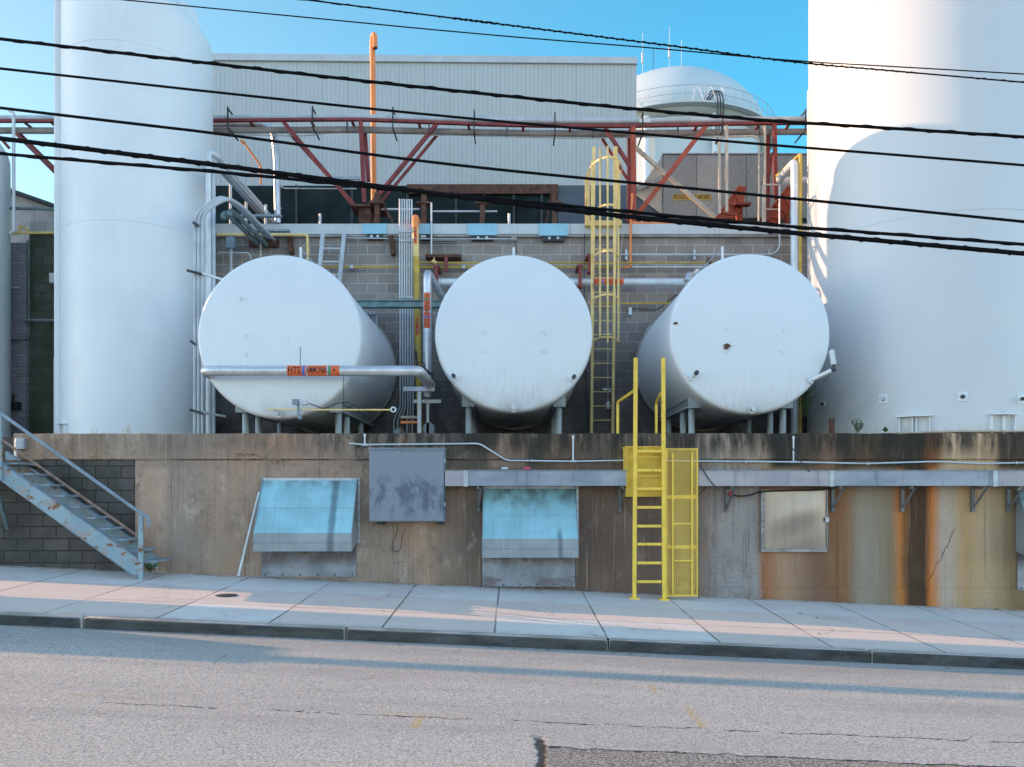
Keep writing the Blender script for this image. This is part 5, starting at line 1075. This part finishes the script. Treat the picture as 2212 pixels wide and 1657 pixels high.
# ------------------------------------------------------------------ right side of the roof
wpipe('bent_conduit', 'white pipe that bends down from the rack before the grey air unit', [(1540, 296), (1630, 294), (1640, 304), (1639, 478)], 17.8, .024, M['beige'], 'pipe', .2)
for x0, y0, y1, r, lab in ((1554, 298, 462, .03, 'left pale post of the pair before the grey air unit'), (1569.5, 272, 458, .036, 'right pale post of the pair before the grey air unit'), (1652, 272, 558, .028, 'long pale vertical pipe left of the red post by the right tank')):
    tag(MB().beam(P(x0, y1, 17.7), P(x0, y0, 17.7), r*1.7, r*1.7, (0, 1, 0)).build('pale_post', M['beige']), lab, 'post')
t = thing('roof_railing', 'white pipe handrail on the roof in front of the red chutes', 'railing', P(1650, 550, 17.5))
MB().tube(bend([P(1648, 484, 17.5), P(1648, 399, 17.5), P(1742, 400, 17.5)], .06), .022, 8).build('rail', M['beige'], t)
MB().tube(bend([P(1653, 452, 17.5), P(1683, 452, 17.5), P(1684, 484, 17.5)], .05), .016, 8).build('rail', M['beige'], t)
def chute(label, pl, post):
    Yc = 18.7; s = thing('loading_chute', label, 'chute', P(pl[0][0], pl[0][1], Yc), 'red chutes on the roof')
    ps = [P(x, y, Yc) for x, y in pl]; poly = [(p.x, p.z) for p in ps]
    MB().prism(poly, Yc, Yc+.015).build('web', M['redlit'], s)
    for i, j, nm in ((0, 1, 'flange'), (4, 3, 'flange')): MB().beam(ps[i]+V((0, .0, 0)), ps[j]+V((0, .0, 0)), .16, .025).build(nm, M['redlit'], s)
    n = 3
    for k in range(n): f = (k+.7)/(n+.3); a = ps[0].lerp(ps[1], f); c = ps[4].lerp(ps[3], f); MB().beam(a+V((0, -.02, -.02)), c+V((0, -.02, .02)), .035, .02, (0, 1, 0)).build('stiffener', M['redlit'], s)
    a = P(post[0], 480, Yc); c = P(post[1], post[2], Yc); MB().box(a.x, c.x, Yc+.03, Yc+.2, a.z, c.z).build('post', M['redlit'], s)
    if len(post) > 3: a, c = P(post[3], post[2]+2, Yc), P(post[4], post[2]-3, Yc); MB().box(a.x, c.x, Yc-.2, Yc-.02, a.z, c.z).build('platform', M['red'], s)
chute('orange red steel chute standing in front of the grey air unit', [(1546, 472), (1596, 402), (1612, 402), (1606, 446), (1584, 472)], (1594, 1605, 446, 1583, 1617))
chute('orange red steel chute half hidden by the pale pipes near the right tank', [(1641, 482), (1702, 402), (1718, 404), (1712, 444), (1680, 482)], (1699, 1707, 440))
# jacketed pipe loop and yellow pipe by the right tank
Yp = 16.0; X = P(1716.5, 0, Yp).x; zt = P(0, 349, Yp).z
t = thing('jacketed_loop', 'white jacketed pipe rising beside the huge right tank and turning back', 'pipe', (X, Yp, TZ))
MB().tube(bend([(X, Yp, TZ), (X, Yp, zt), (X, 17.0, zt), (X+1.0, 17.0, zt)], .14), .080, 18).build('jacket', M['palepipe'], t)
jacket_rings(t, M['palepipe'], (X, Yp, 7.2), (X, Yp, zt-.1), .08, .28)
X2 = P(1729, 0, 15.95).x; z2 = P(0, 333, 15.95).z
tag(MB().tube(bend([(X2, 15.95, TZ), (X2, 15.95, z2), (X2-.1, 17.1, z2)], .06), .035, 12).build('yellow_standpipe', M['pipeyellow']), 'thin yellow standpipe between the white jacketed pipe and the huge right tank', 'pipe')
# air unit
AY = 19.6; x0, x1 = P(1432.5, 0, AY).x, P(1800, 0, AY).x; za, zb2 = P(0, 472, AY).z, P(0, 335, AY).z
t = thing('air_unit', 'big weathered grey rooftop air unit with a slanted intake hood', 'air unit', ((x0+x1)/2, AY, zf1-.05))
MB().box(x0, x1, AY, AY+3.2, za, zb2).build('body', M['aged'], t)
js = [1432.5, 1504.5, 1553, 1611.5, 1660, 1720, 1800]
def pan_mat(n, a):
    t_ = NT(n); x, y, z = t_.xyz(); c = t_.mix(t_.step(t_.noise(55, 3, .7), .40, .6), tuple(v*.62 for v in a), tuple(v*1.15 for v in a)); c = t_.mix(t_.step(t_.noise(1.2, 4, .6, k=(1, 1, .6)), .35, .65, 0, .55), c, a)
    return t_.out(c, .75, .05, t_.noise(40), .008, .3)
pa, pb = pan_mat('panel_mottled', (.33, .325, .30)), pan_mat('panel_plain', (.42, .41, .375))
for i in range(6):
    a, c = P(js[i], 0, AY).x, P(js[i+1], 0, AY).x; MB().box(a+.008, c-.008, AY-.025, AY-.002, za+.01, zb2-.01).build('panel', pb if i in (1,) else pa, t, bevel=.004)
MB().box(x0-.02, x1, AY-.05, AY+3.2, zb2+.001, zb2+.03).build('roof_lip', M['aged'], t)
for x in (1541, 1647, 1754): p = P(x, 333, AY); MB().beam(p, p+V((.06, 0, .06)), .03, .02).build('lifting_lug', M['dark'], t)
MB().box(x0+.1, x1, AY+.05, AY+3.0, zf1-.05, za-.002).build('base', M['dark'], t)
hp = [q('A4', *p, AY) for p in ((688, 566), (640, 630), (500, 836), (486, 868), (668, 1005), (688, 1012))]
MB().prism([(p.x, p.z) for p in hp], AY+.05, AY+.07).build('hood_side', M['beige'], t)
MB().prism([(p.x, p.z) for p in [hp[0], hp[1], hp[2], hp[3], hp[2]+V((.03, 0, -.03)), hp[1]+V((.03, 0, -.03)), hp[0]+V((0, 0, -.05))]], AY+.071, AY+2.6).build('hood_top', M['beige'], t)
fl = [q('A4', *p, AY-.1) for p in ((490, 800), (670, 725), (672, 755), (500, 835))]; MB().prism([(p.x, p.z) for p in fl], AY-.08, AY-.02).build('flashing', M['aged'], t)
dk = [q('A4', *p, AY) for p in ((484, 872), (664, 1008), (664, 1030), (484, 1030))]; MB().prism([(p.x, p.z) for p in dk], AY+.08, AY+.4).build('intake', M['slate'], t)
c = q('A4', 912, 892, AY); w = (q('A4', 1058, 892, AY).x-q('A4', 765, 892, AY).x)/2; h = .075
sg = MB().box(c.x-w, c.x+w, AY-.036, AY-.026, c.z-h, c.z+h).build('name_plate', mat('plate_yellow', (.55, .36, .07), .6, 0, .12, 8), t)
for word, f0, f1 in (('PRODUCTION', .02, .45), ('&', .57, .61), ('AIR UNIT', .645, .975)):
    vs, fs = glyphs(word, .15); lo = min(v.x for v in vs); kx = (f1-f0)*2*w/(max(v.x for v in vs)-lo)
    MB().add([(c.x-w+f0*2*w+(v.x-lo)*kx, AY-.039, c.z+v.y) for v in vs], fs).build('lettering', M['ink'], sg, smooth=False)

# ------------------------------------------------------------------ water tower
TY = 60.0; TX = P(1450, 0, TY).x; Rt = 7.0; Rp = 6.45; zc = P(0, 217, TY-Rt-.5).z
t = thing('water_tower', 'white domed water tower with a catwalk, far behind the clad building', 'water tower', (TX, TY, 0))
MB().lathe([(Rt*math.cos(a), zc-.2+5.35*math.sin(a)) for a in [RAD(90)*i/24 for i in range(24)]]+[(0, zc+5.15)], (TX, TY, 0), (0, 0, 1), 128).build('dome', M['tower'], t)
MB().lathe([(Rp+.05, zc-.5), (Rt-.1, zc-.35), (Rt, zc-.21)], (TX, TY, 0), (0, 0, 1), 128).build('bowl', M['tower'], t)
MB().lathe([(Rp, 0), (Rp, zc-.5)], (TX, TY, 0), (0, 0, 1), 128).build('pedestal', M['tower'], t)
MB().lathe([(Rt-.1, zc-.10), (Rt+.55, zc-.10), (Rt+.55, zc+.02), (Rt-.1, zc+.02)], (TX, TY, 0), (0, 0, 1), 128).build('catwalk', M['tower'], t)
rail = MB().ring((TX, TY, zc+1.05), (0, 0, 1), Rt+.5, .022, 128, 6).build('railing', M['greypipe'], t)
MB().ring((TX, TY, zc+.5), (0, 0, 1), Rt+.5, .018, 128, 6).build('mid_rail', M['greypipe'], rail)
pp = lambda a: V((TX+(Rt+.5)*math.cos(a), TY+(Rt+.5)*math.sin(a), zc))
for i in range(32):
    a = math.pi*(1+i/32); MB().tube([pp(a), pp(a)+V((0, 0, 1.05))], .022, 6).build('baluster', M['greypipe'], rail)
for k in (-.02, .10, .21):
    a = math.pi*1.5+k; MB().tube([pp(a), pp(a+.055)+V((0, 0, 1.05)), pp(a+.11)], .03, 6).build('stay', M['white'], rail)
for px, wpx in ((1396, 16), (1543, 9)):
    p = shell_hit(px, (TX, TY), Rp+.35); MB().tube([p, p+V((0, 0, zc-.45))], wpx*p.y/F/2, 14).build('downpipe', M['white'], t)
for px in (1551, 1557, 1563):
    p = shell_hit(px, (TX, TY), Rt+.62); o = p+V((0, 0, zc)); MB().tube(spline([o+V((-1.0, .6, .2)), o+V((-.3, .1, .75)), o+V((0, 0, -.2)), o+V((.0, .9, -2.5))], 6), .045, 6).build('cable', M['dark'], t)
for px, y0, y1, r in ((1388, 72, 160, .022), (1411, 104, 152, .02), (1446, 57, 148, .02), (1472, 86, 147, .02)):
    a, c = P(px, y1+3, TY-4), P(px, y0, TY-4); an = MB().tube([a, c], r, 6).build('antenna', M['palepipe'] if px != 1411 else M['dark'], t)
    if px in (1388, 1446): m_ = P(px, y1-24, TY-4); MB().tube([m_, m_+V((0, 0, .7))], .09, 8).build('collar', M['greypipe'], an)
# ------------------------------------------------------------------ old building and block wall at the far left
t = thing('old_building', 'old building with a painted brick wall and weathered gable at the far left', 'building', (-11, 18.2, TZ))
LYb = 18.0
xs = P(63, 0, LYb).x
MB().box(-16, xs, LYb-.12, LYb+.3, TZ, P(0, 528, LYb).z).build('brick_wall', M['brickwhite'], t)
MB().box(xs+.002, P(470, 0, LYb).x, LYb, LYb+.3, TZ, P(0, 505, LYb).z).build('block_wall', M['blockgreen'], t)
a, c = P(64, 503, LYb-.1), P(150, 478, LYb-.1); MB().box(a.x, c.x, LYb-.1, LYb-.003, a.z, c.z).build('ledge', M['siding'], t)
gp = [P(x, y, LYb+1.5) for x, y in ((-60, 400), (21, 417), (121, 452), (180, 476), (180, 530), (-60, 530))]; MB().prism([(p.x, p.z) for p in gp], LYb+1.5, LYb+6).build('gable', M['siding'], t)
b = MB()
for i in range(3): b.beam(gp[i]+V((0, 1.2, .04)), gp[i+1]+V((0, 1.2, .04)), 3.0, .07)
b.build('roof_edge', M['roof'], t)
gq = [P(x, y, LYb+5) for x, y in ((70, 434), (200, 434), (200, 480), (112, 470))]; MB().prism([(p.x, p.z) for p in gq], LYb+6.1, LYb+9).build('rear_roof', M['roof'], t)
a, c = P(116, 938, LYb-.05), P(160, 772, LYb-.05); d_ = MB().box(a.x+.05, c.x, LYb-.04, LYb-.003, TZ+.01, c.z-.05).build('door', M['white'], t)
MB().box(a.x, a.x+.048, LYb-.06, LYb-.002, TZ, c.z).box(a.x+.05, c.x, LYb-.06, LYb-.002, c.z-.048, c.z).build('door_frame', M['white'], t)
for y in (800, 880): p = P(120.5, y, LYb-.06); MB().box(p.x, p.x+.03, LYb-.062, LYb-.041, p.z-.07, p.z+.07).build('hinge', M['dark'], d_)
p = P(122, 608, LYb); MB().box(p.x-.05, p.x+.15, LYb-.2, LYb-.002, p.z-.08, p.z+.14).build('wall_lamp', M['white'], t)
wpipe('service_pipe', 'dark green horizontal pipe crossing before the weathered gable at far left', [(-40, 449), (24, 450), (200, 453)], 17.0, .035, M['teal'])
wpipe('gas_pipe', 'yellow gas pipe with a bent branch before the ledge at the far left', [(28, 505), (40, 503), (128, 503), (170, 503)], 17.3, .03, M['paleyellow'])
wpipe('gas_branch', 'short yellow pipe branch rising from the gas pipe at the far left', [(62, 498), (43, 487), (42, 503)], 17.28, .028, M['paleyellow'])
wpipe('white_pole', 'slim white vertical pole by the tank at the far left edge', [(20, 239), (29.5, 244), (30, 500), (22, 504)], 16.6, .032, M['palepipe'], 'pole', .1)
wpipe('wall_conduit', 'dark conduit running down the corner of the painted brick wall', [(58, 521), (62.5, 522), (62.7, 692)], 17.8, .022, M['teal'], 'conduit')
wpipe('wall_conduit', 'dark conduit hooking along the lower painted brick wall', [(62.5, 706), (62, 733), (20, 735)], 17.8, .022, M['teal'], 'conduit', .15)
wpipe('wall_conduit', 'striped horizontal conduit across the mossy block wall', [(52, 692), (60, 691.5), (135, 692)], 17.78, .028, M['galv'], 'conduit')
wpipe('wall_conduit', 'short white stub conduit on the painted brick wall', [(14, 621), (43, 621.5)], 17.8, .02, M['palepipe'], 'conduit')
p = P(35, 880, 17.8); tag(MB().box(p.x-.1, p.x+.08, 17.76, 17.87, p.z-.06, p.z+.12).tube([(p.x-.06, 17.8, p.z+.1), (p.x-.06, 17.8, p.z+.3)], .03, 8).build('meter', M['dark']), 'small dark meter low on the painted brick wall', 'meter')
# unseen raised box added at left, shaped to cast the gutter shadow band
t = thing('added_shadow_box', 'long raised box on posts added beyond the left edge, unseen, to shade the gutter', 'shadow caster', (-40, 15.8, 0))
MB().box(-66, -36, 15.4, 16.3, 7.85, 10.1).build('tall_section', M['cladding'], t)
MB().box(-35.99, -16.2, 15.4, 16.0, 7.85, 8.25).build('low_section', M['cladding'], t)
for x in (-64, -50, -37, -16.5): MB().box(x-.12, x+.12, 15.6, 15.84, -.2, 7.845).build('post', M['steelblue'], t)

# ------------------------------------------------------------------ overhead wires
WYY = 9.0
def wire(label, pts, r, twist=0):
    sp = spline([P(x, y, WYY) for x, y in [(-3500, pts[0][1]-(pts[1][1]-pts[0][1])*(pts[0][0]+3500)/(pts[1][0]-pts[0][0]))]+pts+[(5500, pts[-1][1]+(pts[-1][1]-pts[-2][1])*(5500-pts[-1][0])/(pts[-1][0]-pts[-2][0]))]], 24)
    t_ = thing('overhead_cable', label, 'cable', sp[len(sp)//2], 'overhead cables along the street')
    rs = [.92*r*(1+random.uniform(-.025, .025)) for _ in sp]
    MB().tube(sp, rs, 10).build('sheath', M['wire'], t_)
    if twist:
        L = 0; hp = []
        for i in range(len(sp)-1):
            for j in range(5):
                p = sp[i].lerp(sp[i+1], j/5); L += (sp[i+1]-sp[i]).length/5; a = L*2*math.pi/twist; hp.append(p+V((0, math.cos(a), math.sin(a)))*(r+.002))
        MB().tube(hp, .0045, 5).build('lashing', M['wire'], t_)
wire('thinnest overhead cable, starting near the left tank dome and ending highest at the right edge', [(270, 0), (1000, 70), (1400, 103), (1745, 133), (2212, 160)], .0075)
wire('thin twisted overhead cable across the sky right of the orange vent pipe', [(665, 0), (1000, 42), (1450, 99), (1746, 137), (2212, 178)], .009, .12)
wire('third overhead cable from the top, crossing just under the clad building parapet', [(0, 84), (463, 138), (973, 195), (1593, 255), (2212, 296)], .019, .5)
wire('fourth overhead cable from the top, passing the water tower catwalk foot', [(0, 148), (463, 199), (973, 252), (1593, 307), (2212, 357)], .0155)
wire('fifth overhead cable from the top, passing over the top of the caged ladder', [(0, 233), (463, 288), (973, 355), (1593, 417), (2212, 479)], .018)
wire('thickest lashed overhead cable, lowest of all at the right edge', [(0, 299), (463, 356), (830, 404), (1238, 455), (1681, 500), (2212, 548)], .029, .35)
wire('thick overhead cable that crosses the lashed one, lowest of all at the left edge', [(0, 332), (463, 371), (830, 407), (1238, 446), (1681, 487), (2212, 528)], .020, .8)
